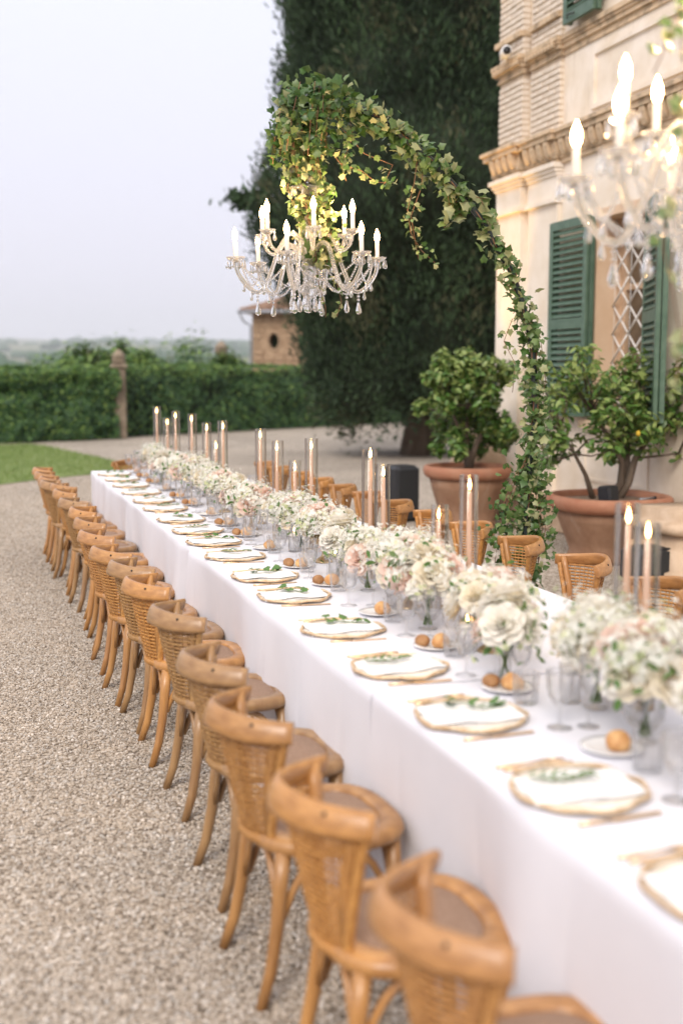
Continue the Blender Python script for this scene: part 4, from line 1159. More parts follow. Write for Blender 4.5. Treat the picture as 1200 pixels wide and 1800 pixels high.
def sprig(seed):
    rng = np.random.RandomState(seed); root = empty('ivy_sprig'); tag(root, 'x', 'sprig')
    m = MB(); P = [Vector((-.06+.02*i, .012*math.sin(i+seed), .005+.004*math.sin(i*.9))) for i in range(7)]; m.tube(P, .0016, 5)
    m.build('stem', MAT['stem'], root)
    lm = [np_mesh('leaf', IVY_V, IVY_F, MAT['sprig'])]
    for i in range(9):
        p = P[rng.randint(7)] + Vector((rng.uniform(-.015, .015), rng.uniform(-.022, .022), rng.uniform(.002, .016)))
        obj('leaf', lm[0], root, p, (rng.uniform(-.5, .5), rng.uniform(-.5, .5), rng.uniform(0, 6.28)), rng.uniform(.022, .042))
    return root
sprigs = [sprig(s) for s in range(3)]
def olive_sprig(seed):
    rng = np.random.RandomState(seed); root = empty('olive_sprig'); tag(root, 'x', 'sprig')
    m = MB(); P = [Vector((-.07+.02*i, .015*math.sin(i*.7+seed), .006)) for i in range(8)]; m.tube(P, .0015, 5); m.build('stem', MAT['vine'], root)
    lm = np_mesh('leaf', LEAF_V, LEAF_F, MAT['sprig'])
    for i in range(14):
        p = P[i // 2] + Vector((0, 0, .002)); s = 1 if i % 2 else -1
        o = obj('leaf', lm, root, p+Vector((.008, s*.010, rng.uniform(0, .01))), (rng.uniform(-.3, .3), rng.uniform(-.3, .1), s*rng.uniform(.5, 1.1)), (rng.uniform(.028, .04), .018, .03))
    return root
sprigs += [olive_sprig(9)]
def bread_plate():
    root = empty('side_plate'); tag(root, 'x', 'plate')
    m = MB(); m.lathe([(.042, 0), (.045, .003), (.070, .010), (.083, .013), (.084, .0145), (.068, .0125), (.045, .006), (0, .0055)], 32, cap=False); m.build('dish', MAT['porcelain'], root)
    return root
roll_me = []
for s in range(3):
    m = MB(); m.ball((0, 0, .019), .034, 16, 10, sc=(1.0, .88+.06*s, .74)); m.v = [(x*(1+.07*math.sin(y*120+s)), y*(1+.06*math.sin(x*150+s*2)), max(z*(1+.10*math.sin(x*90+y*70+s)), .0)) for x, y, z in m.v]; roll_me.append(m.mesh('bread_roll', MAT['bread']))
m = MB(); m.ball((0, 0, .017), .030, 14, 9, sc=(1, .9, .75)); dark_roll = m.mesh('bread_roll', MAT['crust'])

def goblet():
    m = MB(); n = 40
    m.lathe([(.0, .0), (.034, .0), (.036, .002), (.012, .006), (.0055, .014), (.0045, .05), (.008, .062)], 24, cap=False)
    out = [(.008, .062), (.020, .072), (.031, .090), (.036, .115), (.0385, .150), (.040, .165)]
    inn = [(.038, .165), (.0365, .15), (.034, .115), (.029, .092), (.018, .078), (.0, .074)]
    m.lathe(out+inn, n, cap=False, flute=20, fl_amp=.030); return m.mesh('water_goblet', MAT['crystal'])
def flute_g():
    m = MB()
    m.lathe([(.0, .0), (.030, .0), (.032, .002), (.010, .005), (.005, .012), (.0045, .06), (.007, .075)], 24, cap=False)
    out = [(.007, .075), (.014, .088), (.021, .12), (.027, .17), (.0305, .205)]
    inn = [(.0285, .205), (.025, .17), (.019, .12), (.011, .095), (0, .09)]
    m.lathe(out+inn, 32, cap=False, flute=16, fl_amp=.035); return m.mesh('champagne_flute', MAT['crystal'])
def tumbler():
    m = MB(); out = [(.0, .0), (.030, .0), (.034, .006), (.0375, .05), (.0395, .096)]; inn = [(.0375, .096), (.0355, .05), (.031, .016), (0, .014)]
    n = 36; V = []; F = []
    m.lathe(out+inn, n, cap=False, flute=12, fl_amp=.03, smooth=False)
    for k in range(24):                        # diamond cuts standing proud round the body
        a = 2*math.pi*k/24
        for r_ in range(3):
            z = .018+r_*.018+(.009 if k % 2 else 0); r0 = .0355+.0006*r_
            c_, s_ = math.cos(a), math.sin(a)
            m.add([(c_*r0-s_*-.0045, s_*r0+c_*-.0045, z), (c_*r0, s_*r0, z-.009), (c_*r0-s_*.0045, s_*r0+c_*.0045, z), (c_*r0, s_*r0, z+.009), (c_*(r0+.003), s_*(r0+.003), z)], [(0, 1, 4), (1, 2, 4), (2, 3, 4), (3, 0, 4)], smooth=False)
    return m.mesh('cut_tumbler', MAT['crystal'])
gob, flu, tum = goblet(), flute_g(), tumbler()
gob2 = gob.copy(); gob2.name = 'wine_glass'; gob2.transform(Matrix.Diagonal((.88, .88, .86, 1)))

plate_px = [(1205, 1560), (990, 1385), (817, 1255), (697, 1170), (597, 1103), (523, 1045), (465.5, 1011), (411.5, 976), (375.5, 951), (349, 931), (317, 912), (291, 893), (271, 879), (250, 865)]
PY = [max(1.72, at(x, y, Z=.775).y) for x, y in plate_px]; PY[0] = 1.73
PY += [9.93, 10.52, 11.08]
ch0 = make_charger(); bp0 = bread_plate(); first = True
rg = random.Random(77)
for i, y in enumerate(PY):
    o_ = ORD[i]; X = 1.345; y += 0
    c_ = ch0 if i == 0 else copy_tree(ch0); put(c_, (X, y, TZ+.001), rg.uniform(0, 6)); c_['label'] = 'wooden-rimmed gold charger plate under a napkin, %s place from the camera' % o_; c_['group'] = 'charger plates'
    n_ = obj('folded_napkin', napk[i % 4], None, (X+rg.uniform(-.006, .006), y, TZ+.002), (0, 0, R(rg.uniform(-7, 7)))); tag(n_, 'folded white linen napkin on the %s charger plate from the camera' % o_, 'napkin', 'folded napkins')
    sp = sprigs[[0, 3, 1, 3, 2, 0, 1, 3, 2, 3][i % 10]]
    s_ = copy_tree(sp); put(s_, (X+rg.uniform(-.03, .03), y+.02, TZ+.026), R(rg.uniform(-25, 25)), scale=1.15); s_['label'] = 'green leafy sprig lying on the %s napkin from the camera' % o_; s_['group'] = 'sprigs on the napkins'; s_['category'] = 'sprig'
    for q, (dy, dx, nm_) in enumerate(((.205, -.01, 'outer'), (.178, .0, 'inner'))):
        f_ = obj('gold_fork', forkm, None, (X-.01+dx, y+dy, TZ+.001), (0, 0, R(-90+rg.uniform(-6, 6)))); tag(f_, 'gold fork, %s of two beside the %s plate from the camera' % (nm_, o_), 'fork', 'gold forks')
    k_ = obj('gold_knife', knifem, None, (X+.0, y-.182, TZ+.001), (0, 0, R(-90+rg.uniform(-5, 5)))); tag(k_, 'gold knife beside the %s plate from the camera' % o_, 'knife', 'gold knives')
    bx_, by_ = X+.235, y+.235
    b_ = bp0 if i == 0 else copy_tree(bp0); put(b_, (bx_, by_, TZ+.001)); b_['label'] = 'small white bread plate by the %s place from the camera' % o_; b_['group'] = 'bread plates'
    r_ = obj('bread_roll', roll_me[i % 3], None, (bx_+.012, by_-.012, TZ+.0075), (0, 0, rg.uniform(0, 6)), 1.06); tag(r_, 'golden bread roll on the %s side plate from the camera' % o_, 'bread roll', 'golden bread rolls')
    if i % 3 != 1:
        r_ = obj('bread_roll', dark_roll, None, (bx_-.042, by_+.03, TZ+.0085), (0, 0, rg.uniform(0, 6))); tag(r_, 'dark brown bread roll beside the golden one, %s side plate from the camera' % o_, 'bread roll', 'dark bread rolls')
    for nm_, me_, dx, dy, lb in (('water_goblet', gob, .19, .43, 'crystal goblet'), ('champagne_flute', flu, .275, .42, 'slim crystal flute'), ('cut_tumbler', tum, .235, .085, 'cut crystal tumbler'), ('wine_glass', gob2, .315, .27, 'smaller crystal wine glass')):
        g_ = obj(nm_, me_, None, (X+dx+rg.uniform(-.015, .015), y+dy+rg.uniform(-.02, .02), TZ+.001), (0, 0, rg.uniform(0, 1)))
        tag(g_, '%s serving the %s place from the camera' % (lb, o_), 'glass', {'water_goblet': 'goblets', 'champagne_flute': 'flutes', 'cut_tumbler': 'tumblers', 'wine_glass': 'wine glasses'}[nm_])
    # the far diner's glasses, seen between the flowers
    if i % 2 == 0:
        g_ = obj('water_goblet', gob, None, (2.18, y+.2, TZ+.001)); tag(g_, 'crystal goblet on the villa side across from the %s place' % o_, 'glass', 'goblets on the villa side')
for s_ in sprigs:
    for q in list(s_.children_recursive)+[s_]: bpy.data.objects.remove(q)

# ------------------------------------------------------------------ flowers
def petal_set(rings, rng, curl=.5):
    """a double flower from cupped petals"""
    m = MB()
    for (cnt, r, h, tilt, w, L) in rings:
        ph = rng.uniform(0, 6.28)
        for k in range(cnt):
            a = ph+2*math.pi*k/cnt+rng.uniform(-.15, .15); ti = tilt+rng.uniform(-.12, .12)
            V = []; nu, nv = 4, 3
            for j in range(nv+1):
                t = j/nv
                for i in range(nu+1):
                    u = i/nu*2-1
                    ww = w*math.sin(math.pi*(.18+.62*t))*u
                    out_ = r + L*(t*math.sin(ti)) + curl*L*.25*t**3
                    zz = h + L*t*math.cos(ti) - .10*L*t**4*curl
                    cup = -abs(u)**2*w*.35*(1 if tilt < 1.2 else .4)
                    V.append(((out_+cup)*math.cos(a)-ww*math.sin(a), (out_+cup)*math.sin(a)+ww*math.cos(a), zz+.0008*rng.normal()))
            F = [(j*(nu+1)+i, j*(nu+1)+i+1, (j+1)*(nu+1)+i+1, (j+1)*(nu+1)+i) for j in range(nv) for i in range(nu)]
            m.add(V, F)
    return m
rngf = np.random.RandomState(31)
rose_rings = [(3, .002, .0, .12, .010, .030), (4, .006, -.002, .22, .014, .032), (5, .011, -.006, .38, .018, .034), (6, .015, -.010, .62, .021, .036), (7, .018, -.015, .95, .024, .038), (7, .018, -.018, 1.35, .026, .038)]
rose_me = {c_: petal_set(rose_rings, rngf).mesh('rose', MAT['petal_'+c_]) for c_ in ('white', 'cream', 'blush')}
peo = [(6, .0, -.002, .25, .012, .028), (8, .006, -.004, .5, .014, .030), (9, .010, -.006, .8, .016, .032), (10, .014, -.008, 1.1, .018, .032), (10, .016, -.012, 1.5, .020, .032), (9, .014, -.016, 1.9, .02, .03)]
peony_me = petal_set(peo, rngf, 1.0).mesh('peony', MAT['petal_white'])
# small five petalled floret as template
FV = [(0, 0, 0)]; FF = []
for k in range(5):
    a = 2*math.pi*k/5
    FV += [(.35*math.cos(a-.45), .35*math.sin(a-.45), .06), (.62*math.cos(a), .62*math.sin(a), .16), (.35*math.cos(a+.45), .35*math.sin(a+.45), .06)]
    b = 1+3*k; FF += [(0, b, b+1, b+2)]

def vase_compote(root):
    m = MB(); m.lathe([(0, 0), (.050, 0), (.052, .006), (.046, .012), (.040, .018), (.018, .034), (.010, .05), (.012, .062), (.009, .075), (.014, .092), (.05, .104), (.078, .125), (.083, .150), (.079, .150), (.072, .128), (0, .112)], 28, cap=False)
    m.build('brass_bowl', MAT['brass'], root); return .16
def vase_glass(root):
    m = MB(); m.lathe([(0, .001), (.034, .001), (.04, .006), (.012, .014), (.012, .03), (.03, .04), (.052, .07), (.056, .12), (.06, .15), (.0575, .15), (.052, .12), (.047, .075), (.02, .048), (0, .046)], 28, cap=False, flute=14, fl_amp=.025)
    m.build('glass_vase', MAT['crystal'], root)
    return .15
def vase_bud(root):
    m = MB(); m.lathe([(0, .001), (.024, .001), (.026, .006), (.022, .05), (.024, .09), (.030, .115), (.0285, .115), (.022, .09), (.02, .05), (.02, .01), (0, .008)], 20, cap=False)
    m.build('glass_vase', MAT['crystal'], root); return .11

def arrangement(kind, seed, R_, Hh, roses, nfl, nleaf):
    rng = np.random.RandomState(seed); root = empty('flower_arrangement'); tag(root, 'x', 'flowers')
    z0 = {'compote': vase_compote, 'glass': vase_glass, 'bud': vase_bud}[kind](root)
    # stems
    m = MB(); zb = .02 if kind != 'compote' else .12
    tips = []
    for k in range(26 if kind != 'bud' else 12):
        a = rng.uniform(0, 6.28); q = math.sqrt(rng.uniform(.1, 1))*R_; zz = z0+Hh*(.95-.55*(q/R_)**2)*rng.uniform(.75, 1.15)
        t = Vector((q*math.cos(a), q*math.sin(a)*1.25, zz)); tips.append(t)
        nb = .018
        m.tube([(nb*math.cos(a+2.5), nb*math.sin(a+2.5), zb), (nb*math.cos(a), nb*math.sin(a), z0), (t.x*.6, t.y*.6, z0+(zz-z0)*.6), t], [.0018]*4, 4)
    m.build('stems', MAT['stem'], root)['kind'] = 'stuff'
    # florets in loose spikes and clouds
    idx = rng.randint(len(tips), size=nfl); T = np.array([list(t) for t in tips])
    P = T[idx] + rng.normal(size=(nfl, 3))*[.028, .030, .030]
    C0 = np.array([0, 0, z0+Hh*.25]); N3 = (P-C0)/R_
    Vv, Ff = scatter(FV, FF, P, rng.uniform(.015, .027, nfl), N3, .7, rng)
    mi = np.repeat((rng.uniform(size=nfl) < .10).astype(int), len(FF))
    obj('small_blossoms', np_mesh('small_blossoms', Vv, Ff, [MAT['floret'], MAT['floret_green']], mi), root)['kind'] = 'stuff'
    P = T[rng.randint(len(tips), size=nleaf)]*[1, 1, 1] + rng.normal(size=(nleaf, 3))*[.035, .04, .035] + [0, 0, -.03]
    Vv, Ff = scatter(LEAF_V, LEAF_F, P, rng.uniform(.018, .05, nleaf), P-C0, .9, rng)
    mi = np.repeat(rng.choice([0, 1, 2], nleaf, p=[.45, .35, .2]), len(LEAF_F))
    obj('leaves', np_mesh('leaves', Vv, Ff, [MAT['sprig'], MAT['ivy_b'], MAT['floret_green']], mi), root)['kind'] = 'stuff'
    # big blooms
    for (me_, a, q, zz, s) in roses:
        d = Vector((math.cos(a)*q, math.sin(a)*q*1.2, 0)); p = d*R_ + Vector((0, 0, z0+Hh*zz))
        nrm = Vector((d.x*1.0, d.y*1.0, .35+.5*zz)); nrm += Vector(rng.normal(size=3)*.15); nrm.normalize()
        o = obj('peony' if me_ is peony_me else 'rose', me_, root, p, nrm.to_track_quat('Z', 'Y').to_euler(), s)
    return root
W_, C_, B_, PE = rose_me['white'], rose_me['cream'], rose_me['blush'], peony_me
def mk_roses(seed, n, blush):
    rng = random.Random(seed); L = []
    for k in range(n):
        a = 2*math.pi*k/n + rng.uniform(-.3, .3) + math.pi
        me_ = rng.choice([B_, B_, C_] if k % blush == 0 else [W_, C_, PE, C_, W_])
        L.append((me_, a, rng.uniform(.62, .98), rng.uniform(.12, .62), rng.uniform(1.05, 1.5)))
    for k in range(3): L.append((rng.choice([PE, W_, C_, B_]), rng.uniform(0, 6.28), rng.uniform(.1, .4), rng.uniform(.65, .9), rng.uniform(1.1, 1.5)))
    return L
protos = [arrangement('compote', 1, .155, .17, mk_roses(1, 10, 2), 1050, 120), arrangement('glass', 2, .125, .20, mk_roses(2, 9, 4), 950, 130),
          arrangement('compote', 3, .16, .17, mk_roses(3, 10, 4), 1050, 120), arrangement('bud', 4, .085, .21, mk_roses(4, 5, 3), 480, 100), arrangement('glass', 5, .13, .18, mk_roses(5, 9, 3), 950, 120)]
seen = set(); seq = [0, 1, 4, 3, 2, 1, 0, 4, 3, 2, 1, 4, 0, 3, 2, 4, 1, 0, 3, 2, 4, 1, 0]
yy = 2.02; k = 0; names_ = {0: 'on a brass compote with blush roses', 1: 'in a footed glass vase', 2: 'on a brass compote, mostly white peonies', 3: 'in a slim bud vase', 4: 'in a low fluted glass vase'}
FL = []
fy = [2.2, 2.56, 2.88, 3.22, 3.6, 4.0, 4.4, 4.8, 5.2, 5.62, 6.05, 6.5, 6.95, 7.4, 7.9, 8.4, 8.92, 9.42, 9.98, 10.45, 11.0]
for k, y in enumerate(fy):
    q = seq[k]; o = protos[q] if q not in seen else copy_tree(protos[q]); seen.add(q)
    put(o, (TCX-.13+rg.uniform(-.05, .05) + (-.05 if q == 3 else 0), y, TZ+.001), rg.uniform(-.5, .5) + (math.pi if k % 3 == 1 else 0), scale=(.95, .95, .98) if y < 3.4 else rg.uniform(.80, .96))
    o['label'] = 'white and blush flower arrangement %s, %s from the camera' % (names_[q], ORD[k]); o['group'] = 'flower arrangements down the middle of the table'

# ------------------------------------------------------------------ candles in glass tubes
def taper(L_):
    root = empty('taper_candle'); tag(root, 'x', 'candle')
    m = MB(); m.lathe([(.0115, 0), (.0115, L_*.5), (.0095, L_-.006), (.006, L_), (0, L_)], 14); m.build('wax_stick', MAT['wax'], root)
    m = MB(); m.tube([(0, 0, L_-.002), (.001, 0, L_+.010)], .0012, 5); m.build('wick', MAT['wick'], root)
    m = MB(); m.lathe([(0, L_+.004), (.0045, L_+.010), (.0072, L_+.020), (.006, L_+.032), (.0028, L_+.045), (0, L_+.054)], 12); m.build('flame', MAT['flame'], root)
    m = MB(); m.lathe([(.034, 0), (.034, .006), (.016, .010), (.0145, .028), (.0116, .028)], 20, c=(0, 0, -.0), cap=False); m.build('holder', MAT['brass'], root)
    return root
def tube_glass(L_, r=.037):
    m = MB(); m.lathe([(r, 0), (r, L_-.001), (r-.0012, L_), (r-.0022, L_-.001)], 36, cap=False); return m.mesh('glass_cylinder', MAT['tube_glass'])
cand = [(1138, 920, 0), (1103, 885, 1), (824, 835, 1), (773, 888, 0), (649, 790, 1), (672, 816, 0), (547, 771, 1), (518, 810, 0), (488, 775, 1), (458, 754, 1), (379, 775, 0), (391, 740, 1), (363, 743, 0), (338, 728, 1), (309, 723, 1), (293, 735, 0), (276, 715, 1)]
rg = random.Random(5)
protoc = {}
for i, (x, y, big) in enumerate(cand):
    p = at(x, y, X=TCX+(.03 if y > 800 else -.02))
    topz = p.z
    L_ = round((topz-TZ)/.02)*.02; sc = (topz-TZ)/L_
    if L_ not in protoc: protoc[L_] = (taper(L_-.065), tube_glass(L_), [False])
    tp_, tg_, us = protoc[L_]
    t_ = tp_ if not us[0] else copy_tree(tp_); us[0] = True
    put(t_, (p.x+rg.uniform(-.006, .006), p.y, TZ+.0015), rg.uniform(0, 6), scale=(1, 1, sc*(1.03 if i in (4, 0) else 1)))
    t_['label'] = 'lit pinkish taper candle inside the %s glass cylinder from the camera' % ORD[i]; t_['group'] = 'lit taper candles'
    g_ = obj('glass_cylinder', tg_, None, (p.x, p.y, TZ+.001), None, (1, 1, sc)); tag(g_, '%s clear glass cylinder round the %s taper from the camera' % ('tall' if L_ > .58 else 'shorter', ORD[i]), 'glass cylinder', 'glass cylinders round the candles')
# floating tea lights
def tealight():
    root = empty('tealight_glass'); tag(root, 'x', 'tea light')
    m = MB(); m.lathe([(0, 0), (.03, 0), (.033, .004), (.034, .09), (.036, .12), (.034, .12), (.032, .09), (.031, .008), (0, .007)], 24, cap=False); m.build('glass', MAT['crystal'], root)
    m = MB(); m.lathe([(0, .088), (.027, .088), (.029, .094), (.027, .106), (0, .108)], 18, cap=False); m.build('wax_disc', MAT['wax_white'], root)
    m = MB(); m.lathe([(0, .110), (.004, .114), (.006, .122), (.003, .134), (0, .140)], 10); m.build('flame', MAT['flame'], root)
    return root
tl0 = tealight()
for i, (x, y) in enumerate([(1.70, 2.96), (1.66, 3.62), (1.70, 4.45), (1.68, 5.2), (1.70, 6.0), (1.68, 7.0), (1.7, 8.2), (1.68, 9.2)]):
    o = tl0 if i == 0 else copy_tree(tl0); put(o, (x, y, TZ+.001), scale=1.0); o['label'] = 'small floating candle in a clear glass, %s from the camera' % ORD[i]; o['group'] = 'floating candles in glasses'

# ================================================================== CHANDELIERS
def drop_mesh(L_=.06, r=.014):
    m = MB(); m.lathe([(0, 0), (r*.45, -.10*L_), (r*.5, -.25*L_), (r*.8, -.5*L_), (r, -.72*L_), (r*.8, -.90*L_), (0, -L_)], 8, smooth=False); return m.mesh('crystal_drop', MAT['prism'])
dropS, dropL = drop_mesh(.050, .0105), drop_mesh(.070, .0165)
bead_m = MB(); bead_m.ball((0, 0, 0), .0085, 7, 5, smooth=False)
def bead_string(m, pts, gap=.019, r=1.0):
    P = [Vector(p) for p in pts]; acc = 0.0
    L_ = [0.0]
    for i in range(len(P)-1): L_.append(L_[-1]+(P[i+1]-P[i]).length)
    s = 0.0
    while s < L_[-1]:
        i = max(j for j in range(len(L_)) if L_[j] <= s+1e-9); i = min(i, len(P)-2)
        q = P[i].lerp(P[i+1], (s-L_[i])/max(1e-6, L_[i+1]-L_[i]))
        m.add([(v[0]*r+q.x, v[1]*r+q.y, v[2]*r+q.z) for v in bead_m.v], bead_m.f, smooth=False); s += gap*r
def make_chandelier():
    root = empty('crystal_chandelier'); tag(root, 'x', 'chandelier')
    # origin at the centre of the lower ring, about z=0
    m = MB(); m.lathe([(0, -.20), (.012, -.19), (.018, -.175), (.012, -.16), (.03, -.14), (.05, -.11), (.052, -.09), (.03, -.07), (.016, -.05), (.03, -.02), (.042, .01), (.03, .05), (.014, .08), (.014, .14), (.028, .17), (.032, .20), (.02, .24), (.012, .27), (.012, .42), (.02, .44), (.04, .47), (.055, .49), (.03, .50), (.012, .52), (.008, .56), (0, .56)], 18)
    m.build('stem', MAT['arm_glass'], root)
    m = MB(); m.lathe([(.0, .40), (.05, .405), (.085, .43), (.092, .445), (.084, .437), (.05, .412), (.0, .408)], 20, cap=False, flute=10, fl_amp=.05); m.build('top_dish', MAT['prism'], root)
    def arm(nm, kn, r, zc):
        m = MB(); K = 22; P = []
        for i in range(K+1):
            t = i/K
            # cubic through knots
            q = t*(len(kn)-1); j = min(int(q), len(kn)-2); f = q-j
            p0 = kn[max(j-1, 0)]; p1 = kn[j]; p2 = kn[j+1]; p3 = kn[min(j+2, len(kn)-1)]
            c = [.5*((2*p1[a])+(-p0[a]+p2[a])*f+(2*p0[a]-5*p1[a]+4*p2[a]-p3[a])*f*f+(-p0[a]+3*p1[a]-3*p2[a]+p3[a])*f**3) for a in (0, 1)]
            P.append(Vector((c[0], 0, c[1])))
        # twisted rope of glass: lobed section turning along the arm
        n = 10; V = []; F = []
        for i, p in enumerate(P):
            t = (P[min(i+1, K)]-P[max(i-1, 0)]).normalized(); w = Vector((0, 1, 0)); u = w.cross(t)
            for j in range(n):
                a = 2*math.pi*j/n; rr = r*(1+.16*math.cos(5*a+i*.9))
                V.append(p+u*(rr*math.cos(a))+w*(rr*math.sin(a)))
        for i in range(K):
            for j in range(n): F.append((i*n+j, i*n+(j+1) % n, (i+1)*n+(j+1) % n, (i+1)*n+j))
        m.add(V, F); F = []
        e_ = P[-1]
        return m, e_
    def cup_parts(host, e_, big):
        s = 1.0 if big else .85
        m = MB(); m.lathe([(.008, -.012), (.022*s, -.006), (.040*s, .004), (.050*s, .018), (.046*s, .018), (.032*s, .008), (.010, .002)], 20, e_, cap=False, flute=10, fl_amp=.07); c = m.build('drip_pan', MAT['prism'], host)
        m = MB(); m.lathe([(.012, .0), (.0125, .012), (.0115, .02), (.0115, .098), (.0095, .10), (0, .10)], 12, e_); m.build('candle_sleeve', MAT['sleeve'], host)
        m = MB(); m.lathe([(.006, .10), (.0125, .112), (.0155, .126), (.0135, .144), (.006, .162), (.002, .172), (0, .175)], 12, e_); m.build('bulb', MAT['bulb'], host)
    lower = [(.035, .06), (.09, .135), (.155, .125), (.20, .01), (.255, -.105), (.32, -.10), (.385, -.02), (.40, .055)]
    upper = [(.03, .15), (.09, .20), (.14, .17), (.19, .10), (.24, .12), (.265, .19)]
    rng = random.Random(3)
    arms = []
    for tier, kn, cnt, off, rr in ((0, lower, 6, 10, .0112), (1, upper, 6, 33, .0085)):
        for k in range(cnt):
            m, e_ = arm('arm', kn, rr, 0); a = m.build('arm', MAT['arm_glass'], root); a.rotation_euler = (0, 0, R(off+60*k-90)); arms.append(a)
            cup_parts(a, e_, tier == 0)
            nd = 6 if tier == 0 else 3
            for q in range(nd):
                b = 2*math.pi*q/nd; p = e_+Vector((.047*math.cos(b)*(1 if tier == 0 else .85), .047*math.sin(b)*(1 if tier == 0 else .85), .004))
                obj('crystal_drop', dropS, a, p, (0, 0, rng.uniform(0, 3)))
            if tier == 0:
                m2 = MB(); bead_string(m2, [(.285, 0, -.12), (.285, 0, -.165)]); m2.build('beads', MAT['prism'], a); obj('crystal_drop', dropL, a, (.285, 0, -.17), (0, 0, .4)); obj('crystal_drop', dropS, a, (.36, 0, -.065), (0, 0, .4)); obj('crystal_drop', dropS, a, (.215, 0, -.03), (0, 0, .9)); obj('crystal_drop', dropS, a, (.32, 0, -.112), (0, 0, .2))
                m2 = MB(); pts = []
                for i in range(9):
                    t = i/8; pts.append((.05+.33*t, .012, .02+(.03)*t-.16*math.sin(math.pi*t)))
                bead_string(m2, pts, r=.75); m2.build('beads', MAT['prism'], a)
    for k in range(6):                       # swags from cup to cup
        a0, a1 = R(10+60*k-90), R(70+60*k-90); pts = []
        for i in range(11):
            t = i/10; q0 = Vector((.40*math.cos(a0), .40*math.sin(a0), .04)); q1 = Vector((.40*math.cos(a1), .40*math.sin(a1), .04)); q = q0.lerp(q1, t); pts.append((q.x*.93, q.y*.93, q.z-.11*math.sin(math.pi*t)))
        m2 = MB(); bead_string(m2, pts, r=.7); m2.build('beads', MAT['prism'], root)
        obj('crystal_drop', dropS, root, (pts[5][0], pts[5][1], pts[5][2]-.004), (0, 0, a0))
    # centre strings with long drops
    for k in range(11):
        a = 2*math.pi*k/7+.3; q_ = .055 if k < 7 else .10; x, y = q_*math.cos(a), q_*math.sin(a); L_ = .15+.025*(k % 2)
        if k == 6: x = y = 0; L_ = .18
        m2 = MB(); bead_string(m2, [(x, y, .02), (x*1.02, y*1.02, .02-L_)]); m2.build('beads', MAT['prism'], root); obj('crystal_drop', dropL, root, (x*1.02, y*1.02, .02-L_), (0, 0, a))
    for k in range(8):
        a = 2*math.pi*k/8; obj('crystal_drop', dropS, root, (.09*math.cos(a), .09*math.sin(a), .435), (0, 0, a))
    for k in range(3):                       # the warm light that its bulbs throw
        ld = bpy.data.lights.new('bulb_glow', 'POINT'); ld.energy = 9; ld.color = (1, .66, .32); ld.shadow_soft_size = .012
        lo = bpy.data.objects.new('bulb_glow', ld); COL.objects.link(lo); lo.parent = root; a = R(33+120*k-90); lo.location = (.265*math.cos(a), .265*math.sin(a), .378)
    m = MB(); m.tube([(0, 0, .56), (0, 0, .9)], .004, 6); m.build('hanging_chain', MAT['arch_metal'], root)
    return root
CH1 = Vector((TCX-.03, 6.08, 2.30)); CH2 = Vector((1.95, 2.66, 2.225))
ch_a = make_chandelier(); put(ch_a, CH1, YAW-.02); ch_a['label'] = 'lit crystal chandelier with ivy hanging over the middle of the table'; ch_a['group'] = 'crystal chandeliers'; ch_a.rotation_euler = (0, R(-1.5), YAW)
ch_b = copy_tree(ch_a); put(ch_b, CH2, .62); ch_b['label'] = 'large out-of-focus crystal chandelier above the flowers close to the camera'

# ------------------------------------------------------------------ arches with ivy
arch_px = [(940, 720), (937, 620), (925, 560), (900, 480), (870, 430), (845, 385), (800, 330), (760, 285), (715, 245), (660, 205), (610, 180), (575, 160), (548, 158), (531, 180)]
AY = 6.08
AP = [Vector((3.16, AY, 0)), Vector((3.16, AY, .5)), Vector((3.165, AY, 1.0))] + [at(x, y, Y=AY) for x, y in arch_px]
AP.append(Vector((CH1.x-.02, AY, 3.02)))
def arch_frame(off, label):
    root = empty('arch_frame', (AP[0].x, AP[0].y+off, 0)); tag(root, label, 'arch')
    m = MB(); m.tube([p-AP[0] for p in AP], .019, 10); m.build('bent_tube', MAT['arch_metal'], root)
    m = MB(); m.box((.12, 0, .012), (.7, .5, .02), bev=.004); m.build('base_plate', MAT['arch_metal'], root)
    return root
arch_frame(0, 'dark green metal arch reaching over the table from the villa side')
arch_frame(CH2.y-CH1.y, 'second metal arch holding the chandelier close to the camera')

def polyline_sample(P, n, rng):
    P = [Vector(p) for p in P]; L_ = [0.0]
    for i in range(len(P)-1): L_.append(L_[-1]+(P[i+1]-P[i]).length)
    s = np.sort(rng.uniform(0, L_[-1], n)); out = []
    for q in s:
        i = min(max(j for j in range(len(L_)) if L_[j] <= q+1e-9), len(P)-2)
        out.append(P[i].lerp(P[i+1], (q-L_[i])/(L_[i+1]-L_[i]+1e-9)))
    return np.array([list(o) for o in out]), s/L_[-1]

